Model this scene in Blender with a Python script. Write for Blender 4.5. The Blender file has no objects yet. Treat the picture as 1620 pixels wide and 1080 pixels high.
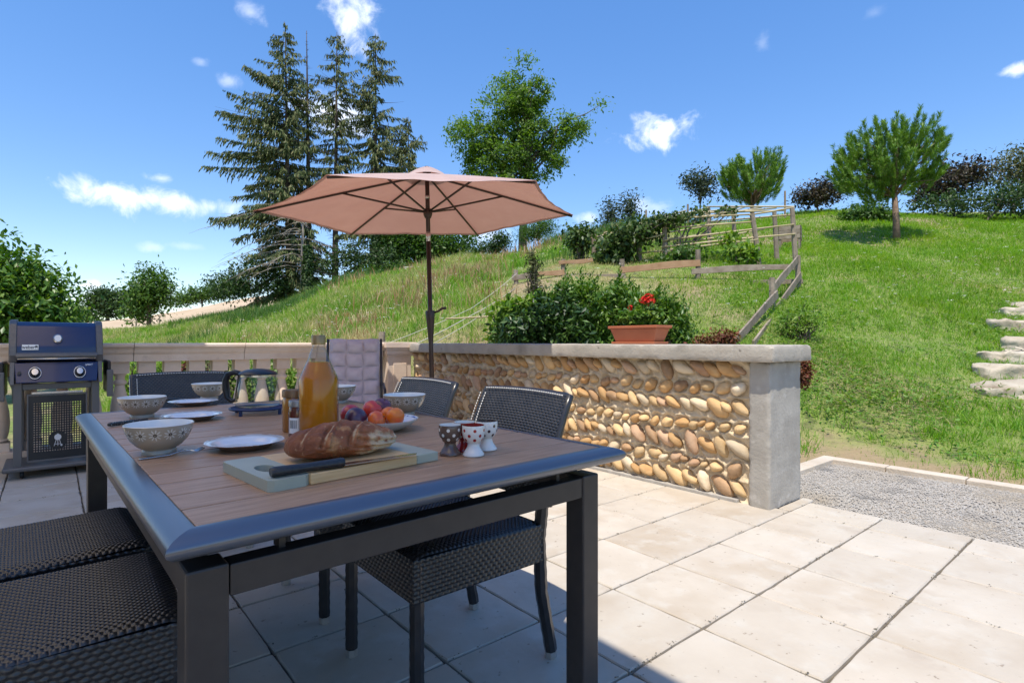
import bpy, bmesh, math, random
import numpy as np
from mathutils import Vector, Matrix

C = bpy.context.scene.collection
R = math.radians
rng = np.random.default_rng(7)
random.seed(7)

# ------------------------------------------------------------------ camera, sky, sun, exposure
# world axes: X runs across the terrace away from the house, Y runs along the cobble wall
FOC, CX, HZ, CAMZ = 875.0, 810.0, 541.0, 1.0
FWD = np.array([.640, .768]); RGT = np.array([.768, -.640])
cam = bpy.data.cameras.new('camera')
cam.sensor_width = 36; cam.lens = FOC / 1620 * 36; cam.clip_start = .05; cam.clip_end = 4000
cam_o = bpy.data.objects.new('camera', cam); C.objects.link(cam_o)
cam_o.location = (0, 0, CAMZ); cam_o.rotation_euler = (R(90), 0, -math.atan2(.640, .768))
bpy.context.scene.camera = cam_o

SUNV = Vector((.331, .267, -1.0)).normalized()          # the way the light travels
SUN_EL = math.asin(-SUNV.z); SUN_ROT = math.atan2(-SUNV.x, -SUNV.y)
sc = bpy.context.scene
sc.view_settings.view_transform = 'Standard'; sc.view_settings.look = 'None'
sc.view_settings.exposure = 1.58; sc.view_settings.gamma = 1; sc.view_settings.use_curve_mapping = False
sc.render.engine = 'CYCLES'
sc.cycles.max_bounces = 8; sc.cycles.transparent_max_bounces = 16; sc.cycles.transmission_bounces = 8
sc.cycles.use_denoising = True
world = bpy.data.worlds.new('World'); sc.world = world; world.use_nodes = True


class E:
    """math node expressions"""
    tree = None
    def __init__(s, sock): s.s = sock
    @staticmethod
    def op(o, *a, clamp=False):
        n = E.tree.nodes.new('ShaderNodeMath'); n.operation = o; n.use_clamp = clamp
        for i, x in enumerate(a):
            if isinstance(x, E): E.tree.links.new(x.s, n.inputs[i])
            else: n.inputs[i].default_value = float(x)
        return E(n.outputs[0])
    def __add__(s, o): return E.op('ADD', s, o)
    __radd__ = __add__
    def __sub__(s, o): return E.op('SUBTRACT', s, o)
    def __rsub__(s, o): return E.op('SUBTRACT', o, s)
    def __mul__(s, o): return E.op('MULTIPLY', s, o)
    __rmul__ = __mul__
    def __truediv__(s, o): return E.op('DIVIDE', s, o)
    def sq(s): return E.op('MULTIPLY', s, s)
    def sqrt(s): return E.op('SQRT', s)
    def fract(s): return E.op('FRACT', s)
    def abs(s): return E.op('ABSOLUTE', s)
    def cos(s): return E.op('COSINE', s)
    def lt(s, o): return E.op('LESS_THAN', s, o)
    def gt(s, o): return E.op('GREATER_THAN', s, o)
    def max(s, o): return E.op('MAXIMUM', s, o)
    def min(s, o): return E.op('MINIMUM', s, o)
    def atan2(s, o): return E.op('ARCTAN2', s, o)
    def smooth(s, a, b):
        n = E.tree.nodes.new('ShaderNodeMapRange'); n.interpolation_type = 'SMOOTHSTEP'
        E.tree.links.new(s.s, n.inputs[0]); n.inputs[1].default_value = a; n.inputs[2].default_value = b
        return E(n.outputs[0])


def N(t, kind, **kw):
    n = t.nodes.new(kind)
    for k, v in kw.items():
        if k.startswith('i_'): n.inputs[k[2:].replace('_', ' ')].default_value = v
        else: setattr(n, k, v)
    return n


def build_world():
    t = world.node_tree; L = t.links
    for n in list(t.nodes): t.nodes.remove(n)
    out = N(t, 'ShaderNodeOutputWorld'); bg = N(t, 'ShaderNodeBackground'); L.new(bg.outputs[0], out.inputs[0])
    sky = N(t, 'ShaderNodeTexSky', sky_type='NISHITA', sun_disc=False, sun_elevation=SUN_EL, sun_rotation=SUN_ROT,
            altitude=300, air_density=1.0, dust_density=.05, ozone_density=1.6)
    gm = N(t, 'ShaderNodeGamma'); L.new(sky.outputs[0], gm.inputs[0]); gm.inputs[1].default_value = .66
    hsv = N(t, 'ShaderNodeHueSaturation', i_Hue=.512, i_Saturation=1.60, i_Value=1.08); L.new(gm.outputs[0], hsv.inputs['Color'])
    co = N(t, 'ShaderNodeTexCoord')
    E.tree = t
    def dot(v):
        n = N(t, 'ShaderNodeVectorMath', operation='DOT_PRODUCT'); L.new(co.outputs['Generated'], n.inputs[0]); n.inputs[1].default_value = v
        return E(n.outputs['Value'])
    nz = N(t, 'ShaderNodeTexNoise', noise_dimensions='3D', i_Scale=24.0, i_Detail=9.0, i_Roughness=.62, i_Distortion=.4)
    L.new(co.outputs['Generated'], nz.inputs['Vector']); n1 = E(nz.outputs[0]) - .5
    total = None
    # fair weather clouds: direction (as pixel of the photograph), half width, half height (px), density
    CL = [(205, 312, 100, 22, 1), (265, 322, 60, 20, .8), (335, 328, 50, 16, .6), (255, 284, 22, 8, .5), (1042, 213, 58, 24, 1.0), (1022, 205, 34, 20, .7),
          (560, 30, 38, 36, 1.0), (520, 175, 55, 26, .9), (540, 200, 60, 20, .7), (145, 452, 26, 10, .9), (150, 470, 40, 14, .5), (360, 130, 20, 13, .35), (398, 22, 20, 12, .4), (1610, 112, 26, 10, .7),
          (240, 392, 20, 8, .35), (290, 390, 30, 6, .2), (1385, 22, 18, 10, .12), (1205, 68, 14, 14, .13), (318, 98, 14, 8, .25), (930, 345, 30, 12, .45), (780, 375, 50, 22, .6), (1020, 330, 40, 18, .35)]
    # the same kind of cloud goes on round the rest of the sky
    r2 = random.Random(5)
    for k in range(9):
        CL.append((None, R(80 + 31 * k + r2.uniform(-9, 9)), R(r2.uniform(10, 40)), r2.uniform(.06, .13), r2.uniform(.02, .04), .9))
    for c in CL:
        if c[0] is None:
            _, az, el, a, b, den = c
            d = Vector((math.cos(el) * math.cos(az + R(50.2)), math.cos(el) * math.sin(az + R(50.2)), math.sin(el)))
        else:
            px, py, a, b, den = c
            u, v = (px - CX) / FOC, (HZ - py) / FOC
            k = math.sqrt(1 + u * u + v * v); d = Vector((FWD[0] + u * RGT[0], FWD[1] + u * RGT[1], v)).normalized()
            hu = math.sqrt(1 + u * u)
            a = a / FOC / hu / hu * 1.05; b = b / FOC / hu
        r = Vector((d.y, -d.x, 0)).normalized(); up = r.cross(d) if r.cross(d).z > 0 else -r.cross(d)
        x = dot(r) / a; y = dot(up) / b; front = dot(d).gt(.5)
        val = (1.0 - (x.sq() + y.sq()).sqrt() + n1 * 3.2).smooth(-.15, 1.2) * front * den
        total = val if total is None else total.max(val)
    n2 = N(t, 'ShaderNodeTexNoise', i_Scale=7.0, i_Detail=6.0); L.new(co.outputs['Generated'], n2.inputs['Vector'])
    shade = E(n2.outputs[0]).smooth(.3, .7)
    ramp = N(t, 'ShaderNodeMix', data_type='RGBA'); L.new(shade.s, ramp.inputs[0])
    ramp.inputs[6].default_value = (3.6, 3.9, 4.5, 1); ramp.inputs[7].default_value = (4.5, 4.55, 4.7, 1)
    mx = N(t, 'ShaderNodeMix', data_type='RGBA'); L.new(total.s, mx.inputs[0]); L.new(hsv.outputs[0], mx.inputs[6]); L.new(ramp.outputs[2], mx.inputs[7])
    L.new(mx.outputs[2], bg.inputs[0]); bg.inputs[1].default_value = .118


build_world()
sun = bpy.data.lights.new('sun', 'SUN'); sun.energy = 2.0; sun.angle = R(.5); sun.color = (1, .93, .82)
sun_o = bpy.data.objects.new('sun', sun); C.objects.link(sun_o); sun_o.rotation_euler = SUNV.to_track_quat('-Z', 'Y').to_euler()


def wp(px, py, d):
    """world point seen at photograph pixel (px, py) at depth d"""
    lat = (px - CX) / FOC * d
    p = FWD * d + RGT * lat
    return Vector((p[0], p[1], CAMZ + (HZ - py) / FOC * d))


def gp(px, py, z=0.0):
    """point of the level z seen at pixel"""
    return wp(px, py, FOC * (CAMZ - z) / (py - HZ))


# ------------------------------------------------------------------ materials
def noise_color(t, vec, c1, c2, scale, detail=5, lo=.35, hi=.65, rough=.55, dist=0):
    L = t.links
    n = N(t, 'ShaderNodeTexNoise', i_Scale=scale, i_Detail=detail, i_Roughness=rough, i_Distortion=dist)
    if vec is not None: L.new(vec, n.inputs['Vector'])
    r = N(t, 'ShaderNodeMapRange'); L.new(n.outputs[0], r.inputs[0]); r.inputs[1].default_value = lo; r.inputs[2].default_value = hi
    m = N(t, 'ShaderNodeMix', data_type='RGBA'); L.new(r.outputs[0], m.inputs[0])
    for i, c in ((6, c1), (7, c2)):
        if isinstance(c, tuple): m.inputs[i].default_value = (*c, 1)
        else: L.new(c, m.inputs[i])
    return m.outputs[2]


def mat(name, col, col2=None, scale=6, rough=.6, metal=0, bump=0, bscale=60, spec=.5, detail=5, per_object=False, tint=0, coat=0,
        stretch=(1, 1, 1), lo=.35, hi=.65, bdetail=4, extra=None, rough2=None):
    m = bpy.data.materials.new(name); m.use_nodes = True; t = m.node_tree; L = t.links
    b = t.nodes['Principled BSDF']
    b.inputs['Roughness'].default_value = rough; b.inputs['Metallic'].default_value = metal; b.inputs['Specular IOR Level'].default_value = spec
    b.inputs['Coat Weight'].default_value = coat
    co = N(t, 'ShaderNodeTexCoord'); mp = N(t, 'ShaderNodeMapping'); L.new(co.outputs['Object'], mp.inputs[0]); mp.inputs['Scale'].default_value = stretch
    vec = mp.outputs[0]
    oi = None
    if per_object or tint:
        oi = N(t, 'ShaderNodeObjectInfo')
        mul = N(t, 'ShaderNodeVectorMath', operation='MULTIPLY_ADD'); cm = N(t, 'ShaderNodeCombineXYZ')
        for i in range(3): L.new(oi.outputs['Random'], cm.inputs[i])
        L.new(cm.outputs[0], mul.inputs[0]); mul.inputs[1].default_value = (37, 71, 53); L.new(vec, mul.inputs[2]); vec = mul.outputs[0]
    c = None
    if col2 is not None: c = noise_color(t, vec, col, col2, scale, detail, lo, hi)
    else: b.inputs['Base Color'].default_value = (*col, 1)
    if extra:
        for (e2, sc2, lo2, hi2) in extra: c = noise_color(t, vec, c if c is not None else col, e2, sc2, 4, lo2, hi2)
    if tint:
        h = N(t, 'ShaderNodeHueSaturation'); r = N(t, 'ShaderNodeMapRange'); L.new(oi.outputs['Random'], r.inputs[0])
        r.inputs[3].default_value = 1 - tint; r.inputs[4].default_value = 1 + tint; L.new(r.outputs[0], h.inputs['Value'])
        if c is not None: L.new(c, h.inputs['Color'])
        else: h.inputs['Color'].default_value = (*col, 1)
        c = h.outputs[0]
    if c is not None: L.new(c, b.inputs['Base Color'])
    if rough2 is not None:
        n = N(t, 'ShaderNodeTexNoise', i_Scale=scale * 1.7, i_Detail=6.0); L.new(vec, n.inputs['Vector'])
        r = N(t, 'ShaderNodeMapRange'); L.new(n.outputs[0], r.inputs[0]); r.inputs[1].default_value = .3; r.inputs[2].default_value = .7; r.inputs[3].default_value = rough; r.inputs[4].default_value = rough2
        L.new(r.outputs[0], b.inputs['Roughness'])
    if bump:
        n = N(t, 'ShaderNodeTexNoise', i_Scale=bscale, i_Detail=float(bdetail)); L.new(vec, n.inputs['Vector'])
        bp = N(t, 'ShaderNodeBump', i_Strength=1.0, i_Distance=bump); L.new(n.outputs[0], bp.inputs['Height']); L.new(bp.outputs[0], b.inputs['Normal'])
    return m


def ramp_mat(name, cols, rough=.55, transl=0.0, spec=.3, island=True, zone=None, gloss=0):
    """colour picked per loose leaf / blade / stone"""
    m = bpy.data.materials.new(name); m.use_nodes = True; t = m.node_tree; L = t.links
    b = t.nodes['Principled BSDF']; b.inputs['Roughness'].default_value = rough; b.inputs['Specular IOR Level'].default_value = spec
    g = N(t, 'ShaderNodeNewGeometry')
    cr = N(t, 'ShaderNodeValToRGB'); L.new(g.outputs['Random Per Island'], cr.inputs[0])
    el = cr.color_ramp.elements
    while len(el) < len(cols): el.new(.5)
    for i, c in enumerate(cols): el[i].position = i / max(1, len(cols) - 1); el[i].color = (*c, 1)
    c = cr.outputs[0]
    if zone:                                     # (scale, colour, lo, hi): drifts of another colour over the ground
        co = N(t, 'ShaderNodeTexCoord')
        for (s2, c2, lo, hi) in zone: c = noise_color(t, co.outputs['Object'], c, c2, s2, 3, lo, hi)
    L.new(c, b.inputs['Base Color'])
    if transl:
        out = t.nodes['Material Output']; tr = N(t, 'ShaderNodeBsdfTranslucent'); ms = N(t, 'ShaderNodeMixShader'); ms.inputs[0].default_value = transl
        hs = N(t, 'ShaderNodeHueSaturation', i_Saturation=1.15, i_Value=1.5); L.new(c, hs.inputs['Color']); L.new(hs.outputs[0], tr.inputs[0])
        L.new(b.outputs[0], ms.inputs[1]); L.new(tr.outputs[0], ms.inputs[2]); L.new(ms.outputs[0], out.inputs[0])
    return m


# ------------------------------------------------------------------ mesh helpers
class MB:
    def __init__(s): s.v = []; s.f = []; s.m = []
    def add(s, vs, fs, mi=0):
        o = len(s.v); s.v += [tuple(v) for v in vs]; s.f += [tuple(i + o for i in f) for f in fs]; s.m += [mi] * len(fs); return s
    def box(s, c, d, M=None, mi=0):
        x, y, z = d[0] / 2, d[1] / 2, d[2] / 2
        vs = [Vector((i * x, j * y, k * z)) for k in (-1, 1) for j in (-1, 1) for i in (-1, 1)]
        if M is not None: vs = [M @ v for v in vs]
        vs = [v + Vector(c) for v in vs]
        return s.add(vs, [(0, 2, 3, 1), (4, 5, 7, 6), (0, 1, 5, 4), (2, 6, 7, 3), (0, 4, 6, 2), (1, 3, 7, 5)], mi)
    def bar(s, p, q, w, h=None, mi=0, up=(0, 0, 1)):
        """a board from p to q, w thick across, h high"""
        p, q = Vector(p), Vector(q); h = h or w; a = (q - p).normalized(); u = Vector(up)
        if abs(a.dot(u)) > .98: u = Vector((1, 0, 0))
        x = a.cross(u).normalized() * w / 2; y = x.cross(a).normalized() * h / 2
        vs = [e + i * x + j * y for e in (p, q) for (i, j) in ((-1, -1), (1, -1), (1, 1), (-1, 1))]
        return s.add(vs, [(3, 2, 1, 0), (4, 5, 6, 7)] + [(i, (i + 1) % 4, (i + 1) % 4 + 4, i + 4) for i in range(4)], mi)
    def tube(s, pts, rad, n=8, mi=0, caps=True):
        pts = [Vector(p) for p in pts]; k = len(pts)
        rad = rad if hasattr(rad, '__len__') else [rad] * k
        ref = Vector((0, 0, 1)); vs = []
        for i, p in enumerate(pts):
            a = (pts[min(i + 1, k - 1)] - pts[max(i - 1, 0)]).normalized()
            if i == 0:
                if abs(a.dot(ref)) > .95: ref = Vector((1, 0, 0))
                x = a.cross(ref).normalized()
            else:
                x = (x - a * x.dot(a)).normalized()
            y = a.cross(x)
            for j in range(n):
                th = 2 * math.pi * j / n; vs.append(p + (x * math.cos(th) + y * math.sin(th)) * rad[i])
        fs = [(i * n + j, i * n + (j + 1) % n, (i + 1) * n + (j + 1) % n, (i + 1) * n + j) for i in range(k - 1) for j in range(n)]
        if caps: fs += [tuple(range(n - 1, -1, -1)), tuple(range((k - 1) * n, k * n))]
        return s.add(vs, fs, mi)
    def lathe(s, prof, n=32, c=(0, 0, 0), mi=0, square=False):
        vs = []; off = math.pi / n if square else 0; k0 = 1 / math.cos(math.pi / 4) if square else 1
        for r, z in prof:
            for j in range(n):
                th = 2 * math.pi * j / n + off; vs.append((c[0] + r * k0 * math.cos(th), c[1] + r * k0 * math.sin(th), c[2] + z))
        k = len(prof)
        fs = [(i * n + j, i * n + (j + 1) % n, (i + 1) * n + (j + 1) % n, (i + 1) * n + j) for i in range(k - 1) for j in range(n)]
        return s.add(vs, fs, mi)
    def ell(s, c, r, nu=12, nv=8, M=None, mi=0, jit=0, rnd=random):
        vs = []
        for i in range(nv + 1):
            ph = math.pi * i / nv
            for j in range(nu):
                th = 2 * math.pi * j / nu
                k = 1 + rnd.uniform(-jit, jit)
                v = Vector((r[0] * math.sin(ph) * math.cos(th) * k, r[1] * math.sin(ph) * math.sin(th) * k, r[2] * math.cos(ph) * k))
                if M is not None: v = M @ v
                vs.append(v + Vector(c))
        fs = [(i * nu + j, (i + 1) * nu + j, (i + 1) * nu + (j + 1) % nu, i * nu + (j + 1) % nu) for i in range(nv) for j in range(nu)]
        return s.add(vs, fs, mi)
    def grid(s, fn, nu, nv, mi=0):
        vs = [fn(i / nu, j / nv) for j in range(nv + 1) for i in range(nu + 1)]
        fs = [(j * (nu + 1) + i, j * (nu + 1) + i + 1, (j + 1) * (nu + 1) + i + 1, (j + 1) * (nu + 1) + i) for j in range(nv) for i in range(nu)]
        return s.add(vs, fs, mi)
    def mesh(s, name, mats, smooth=False):
        me = bpy.data.meshes.new(name); me.from_pydata(s.v, [], s.f)
        for m in (mats if isinstance(mats, (list, tuple)) else [mats]): me.materials.append(m)
        if any(s.m): me.polygons.foreach_set('material_index', s.m)
        bm = bmesh.new(); bm.from_mesh(me); bmesh.ops.remove_doubles(bm, verts=bm.verts, dist=1e-6)
        bmesh.ops.recalc_face_normals(bm, faces=bm.faces); bm.to_mesh(me); bm.free()
        if smooth is True: me.polygons.foreach_set('use_smooth', [True] * len(me.polygons))
        elif smooth:
            me.polygons.foreach_set('use_smooth', [True] * len(me.polygons)); me.set_sharp_from_angle(angle=R(smooth))
        me.update(); return me
    def build(s, name, mats, parent=None, smooth=False, bevel=0, loc=None, rot=None, segs=2, local=False):
        return link(name, s.mesh(name, mats, smooth), parent, bevel, loc, rot, segs)


def link(name, me, parent=None, bevel=0, loc=None, rot=None, segs=2):
    o = bpy.data.objects.new(name, me); C.objects.link(o)
    if parent is not None: o.parent = parent
    if loc is not None: o.location = loc
    if rot is not None: o.rotation_euler = rot
    if bevel:
        b = o.modifiers.new('edge', 'BEVEL'); b.width = bevel; b.segments = segs; b.limit_method = 'ANGLE'; b.angle_limit = R(40)
    return o


def np_mesh(name, V, F, m, smooth=False, mi=None):
    V = np.asarray(V, np.float32).reshape(-1, 3); F = np.asarray(F, np.int32); k = F.shape[1]
    me = bpy.data.meshes.new(name); me.vertices.add(len(V)); me.vertices.foreach_set('co', V.ravel())
    me.loops.add(F.size); me.loops.foreach_set('vertex_index', F.ravel())
    me.polygons.add(len(F)); me.polygons.foreach_set('loop_start', np.arange(0, F.size, k, dtype=np.int32))
    for x in (m if isinstance(m, (list, tuple)) else [m]): me.materials.append(x)
    if mi is not None: me.polygons.foreach_set('material_index', np.asarray(mi, np.int32))
    if smooth: me.polygons.foreach_set('use_smooth', np.ones(len(F), bool))
    me.update(calc_edges=True); me.validate(); return me


def thing(name, label, cat, loc=(0, 0, 0), rotz=0, group=None):
    o = bpy.data.objects.new(name, None); o.empty_display_size = .1; C.objects.link(o)
    o.location = loc; o.rotation_euler = (0, 0, rotz); o['label'] = label; o['category'] = cat
    if group: o['group'] = group
    return o


def tag(o, label, cat, group=None):
    o['label'] = label; o['category'] = cat
    if group: o['group'] = group
    return o


def struct(o, kind='structure', label=None):
    o['kind'] = kind
    if label: o['label'] = label
    return o


def dup(root, loc, rotz=None, label=None):
    def cp(o, par):
        c = o.copy(); C.objects.link(c)
        if par is not None: c.parent = par
        for ch in list(o.children): cp(ch, c)
        return c
    r = cp(root, None); r.location = loc
    if rotz is not None: r.rotation_euler = (0, 0, rotz)
    if label: r['label'] = label
    return r


def text_mesh(body, size, m, depth=.001, shear=0):
    cu = bpy.data.curves.new('lettering', 'FONT'); cu.body = body; cu.size = size; cu.extrude = depth; cu.align_x = 'CENTER'; cu.align_y = 'CENTER'; cu.shear = shear
    cu.offset = size * .012
    o = bpy.data.objects.new('lettering', cu); C.objects.link(o); dg = bpy.context.evaluated_depsgraph_get()
    me = bpy.data.meshes.new_from_object(o.evaluated_get(dg)); bpy.data.objects.remove(o); me.materials.clear(); me.materials.append(m); return me


# foliage
def unit(a): return a / np.maximum(1e-9, np.linalg.norm(a, axis=-1, keepdims=True))


def leaves(cen, along, nor, ln, wd, fold=.25):
    """folded rhombic leaves: centre, long axis, facing, half length, half width"""
    cen = np.asarray(cen); n = len(cen); along = unit(along); side = unit(np.cross(nor, along)); nor = np.cross(along, side)
    ln = np.broadcast_to(ln, n)[:, None]; wd = np.broadcast_to(wd, n)[:, None]
    V = np.stack([cen - along * ln, cen + side * wd + nor * wd * fold, cen + along * ln, cen - side * wd + nor * wd * fold], 1)
    i = np.arange(n)[:, None] * 4
    F = np.concatenate([i + [0, 2, 1], i + [0, 3, 2]], 1).reshape(-1, 3)
    return V.reshape(-1, 3), F


def cat(parts):
    V, F, o = [], [], 0
    for v, f in parts: V.append(v); F.append(f + o); o += len(v)
    return np.concatenate(V), np.concatenate(F)


def clumps(blobs, n, r, inner=.5):
    """clump centres spread through ellipsoids (centre, radii)"""
    w = np.array([b[1][0] * b[1][1] * b[1][2] for b in blobs]) ** .75; w /= w.sum()
    k = r.choice(len(blobs), n, p=w); c = np.array([b[0] for b in blobs], float)[k]; rad = np.array([b[1] for b in blobs], float)[k]
    d = unit(r.normal(size=(n, 3))); q = (inner + (1 - inner) * r.random((n, 1)) ** .6)
    return c + d * rad * q, d


def crown(blobs, n_clump, per, size, spread, r, ratio=.45, droop=.2, inner=.5):
    c, d = clumps(blobs, n_clump, r, inner)
    sp = spread * r.uniform(.6, 1.3, (n_clump, 1))
    cen = np.repeat(c, per, 0) + r.normal(size=(n_clump * per, 3)) * np.repeat(sp, per, 0) * np.array([1, 1, .7])
    dd = np.repeat(d, per, 0)
    al = unit(dd * .6 + r.normal(size=cen.shape) * .8 + np.array([0, 0, -droop]))
    nor = unit(dd * .5 + r.normal(size=cen.shape) * .5 + np.array([0, 0, .7]))
    ln = size * r.uniform(.6, 1.25, len(cen))
    return leaves(cen, al, nor, ln, ln * ratio), c


def limb(mb, p, q, r0, r1, rnd, n=6, k=5, wob=.08):
    p, q = Vector(p), Vector(q); L = (q - p).length; pts = []
    for i in range(k + 1):
        t = i / k; w = wob * L * math.sin(math.pi * t)
        pts.append(p.lerp(q, t) + Vector((rnd.uniform(-w, w), rnd.uniform(-w, w), rnd.uniform(-w, w) * .5 + .12 * L * math.sin(math.pi * t))))
    pts[0] = p; pts[-1] = q
    mb.tube(pts, [r0 + (r1 - r0) * i / k for i in range(k + 1)], n)


def rough_box(c, d, res, amp, wear, seed, freq=9):
    """box with hand finished faces and worn arrises"""
    from mathutils import noise as nz
    mb = MB(); h = [q / 2 for q in d]
    for ax in range(3):
        a, b_ = (ax + 1) % 3, (ax + 2) % 3; na, nb = max(2, int(d[a] / res)), max(2, int(d[b_] / res))
        for sg in (-1, 1):
            def fn(u, v):
                p = [0, 0, 0]; p[ax] = sg * h[ax]; p[a] = (2 * u - 1) * h[a]; p[b_] = (2 * v - 1) * h[b_]; q = Vector(p)
                cut = wear * (1 + .9 * nz.noise(q * 14 + Vector((seed, 0, 0))) + .6 * nz.noise(q * 40))
                for i in range(3):                     # round every arris by an uneven radius
                    j = (i + 1) % 3; ei, ej = h[i] - abs(p[i]), h[j] - abs(p[j])
                    if ei < cut and ej < cut:
                        k = (cut - max(ei, ej)) * .45
                        if ei <= ej: q[i] -= math.copysign(k, p[i])
                        else: q[j] -= math.copysign(k, p[j])
                        if ei == ej: q[j] -= math.copysign(k, p[j])
                n_ = Vector((0, 0, 0)); n_[ax] = sg; w = Vector(p)
                e = min(h[a] - abs(p[a]), h[b_] - abs(p[b_]))
                f = nz.noise(w * freq + Vector((seed, 3, 1))) * amp + nz.noise(w * freq * 4) * amp * .4
                return tuple(q + n_ * f * min(1, e / .01) + Vector(c))
            mb.grid(fn, na, nb)
    return mb

# ================================================================== STRUCTURE
# ------------------------------------------------------------------ terrain: a bank behind the terrace rising to a ridge, a mown field far on the left
_D = [0, 4.0, 4.7, 6.5, 9, 12, 18, 25, 32, 40, 60, 100, 200, 600, 1500]
_ROWS = [
    (-180, [-.1] * 15),
    (-75, [-.1, -.1, -.1, -.1, -.1, -.1, -.1, 0, 0, .1, .3, .6, 1, 0, 0]),
    (-42.8, [-.1, -.1, -.1, -.1, -.05, .0, .2, .4, .6, .8, 1.4, 2.5, 3, 2, 2]),
    (-34.2, [-.1, -.1, -.1, -.1, .2, .4, .75, 1.1, 1.45, 1.8, 2.7, 5.4, 8, 6, 6]),
    (-24.2, [-.1, -.1, -.1, -.1, .66, 1.0, 1.6, 2.15, 2.65, 3.05, 4.9, 9.3, 13, 12, 12]),
    (-16, [-.1, -.1, -.1, -.1, 1.0, 1.6, 2.7, 3.65, 4.55, 5.3, 7.2, 11.6, 14, 13, 13]),
    (-3.3, [-.1, -.1, -.1, .3, 1.5, 2.3, 3.5, 4.6, 5.6, 6.4, 8.2, 10, 12, 12, 12]),
    (7.8, [-.1, -.1, -.1, .6, 1.7, 2.6, 4.2, 5.6, 6.75, 7.8, 9.8, 12, 13, 13, 13]),
    (19.3, [-.1, -.1, .05, .8, 1.65, 2.6, 4.6, 6.35, 7.6, 8.8, 11, 13, 14, 14, 14]),
    (30.1, [-.1, -.1, .0, .62, 1.45, 2.5, 4.7, 6.95, 8.3, 9.6, 12, 14, 15, 15, 15]),
    (42.8, [-.1, .0, .12, .6, 1.4, 2.5, 4.7, 6.8, 8.2, 9.6, 12, 14, 15, 15, 15]),
    (70, [-.1, .0, .15, .6, 1.4, 2.4, 4.4, 6.2, 7.6, 9, 11, 13, 14, 14, 14]),
    (110, [-.1, -.1, -.1, 0, .4, 1, 2, 3, 4, 5, 6, 8, 10, 10, 10]),
    (150, [-.1] * 15), (180, [-.1] * 15)]
_A = np.array([a for a, _ in _ROWS], float); _Z = np.array([z for _, z in _ROWS], float)


def H(X, Y):
    X = np.asarray(X, float); Y = np.asarray(Y, float)
    d = FWD[0] * X + FWD[1] * Y; l = RGT[0] * X + RGT[1] * Y
    az = np.degrees(np.arctan2(l, d)); rr = np.hypot(d, l)
    dd = np.where(np.abs(az) < 60, np.maximum(d, 0), rr * .5 + 0 * d)
    i = np.clip(np.searchsorted(_A, az, 'right') - 1, 0, len(_A) - 2); w = (az - _A[i]) / (_A[i + 1] - _A[i]); w = w * w * (3 - 2 * w) * .5 + w * .5
    def row(ix):
        out = np.zeros_like(dd)
        j = np.clip(np.searchsorted(_D, dd, 'right') - 1, 0, len(_D) - 2); D = np.array(_D)
        t = np.clip((dd - D[j]) / (D[j + 1] - D[j]), 0, 1)
        return _Z[ix, j] * (1 - t) + _Z[ix, j + 1] * t
    z = row(i) * (1 - w) + row(i + 1) * w
    z = z + (np.sin(X * 1.3 + .7) * np.sin(Y * 1.1 + 2) * .06 + np.sin(X * .47) * np.sin(Y * .53 + 1) * .12) * np.clip((rr - 6.5) / 6, 0, 1)
    # level ground of terrace, gravel and path
    def rect(x1, y1): return np.hypot(np.maximum(X - x1, 0), np.maximum(Y - y1, 0))
    dist = np.minimum(rect(5.12, 1.96), rect(3.62, 6.1))
    k = np.clip(dist / 1.0, 0, 1); k = k * k * (3 - 2 * k)
    return np.where(dist <= 0, -.08, -.08 + (z + .08) * k + .085 * np.clip(dist / .06, 0, 1) * (1 - k))


def Hs(x, y): return float(H(np.array([x]), np.array([y]))[0])


def ground_at(px, py, dmin=4.2, dmax=120):
    """first terrain point along the sight line"""
    d = np.geomspace(dmin, dmax, 3000); lat = (px - CX) / FOC * d
    X = FWD[0] * d + RGT[0] * lat; Y = FWD[1] * d + RGT[1] * lat
    z = CAMZ + (HZ - py) / FOC * d; k = np.argmax(H(X, Y) >= z)
    if k == 0: k = len(d) - 1
    return Vector((X[k], Y[k], H(X[k:k + 1], Y[k:k + 1])[0])), d[k]


def on_ground(px, d):
    lat = (px - CX) / FOC * d
    x = FWD[0] * d + RGT[0] * lat; y = FWD[1] * d + RGT[1] * lat
    return Vector((x, y, Hs(x, y)))


SOIL = mat('grassy_soil', (.14, .20, .035), (.23, .25, .075), 2.6, .95, bump=.03, bscale=14, bdetail=8, extra=[((.30, .22, .13), .45, .50, .66), ((.075, .085, .03), 7.0, .5, .7)])
def bare_strip(m):
    t = m.node_tree; L = t.links; E.tree = t; b = t.nodes['Principled BSDF']; src = b.inputs['Base Color'].links[0].from_socket
    co = N(t, 'ShaderNodeTexCoord'); sp = N(t, 'ShaderNodeSeparateXYZ'); L.new(co.outputs['Object'], sp.inputs[0]); x, y = E(sp.outputs[0]), E(sp.outputs[1])
    nz = N(t, 'ShaderNodeTexNoise', i_Scale=2.4, i_Detail=7.0); L.new(co.outputs['Object'], nz.inputs['Vector']); n_ = E(nz.outputs[0])
    dx, dy = (x - 5.1).max(0), (y - 1.94).max(0); d = (dx.sq() + dy.sq()).sqrt()
    k = (d + (n_ - .5) * 1.3).smooth(.75, .25) * .9
    m2 = N(t, 'ShaderNodeMix', data_type='RGBA'); L.new(k.s, m2.inputs[0]); L.new(src, m2.inputs[6]); m2.inputs[7].default_value = (.30, .215, .125, 1); L.new(m2.outputs[2], b.inputs['Base Color'])


bare_strip(SOIL)
FIELD = mat('mown_field', (.45, .33, .20), (.52, .40, .26), .25, .9, bump=.05, bscale=3, stretch=(1, .25, 1))


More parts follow.
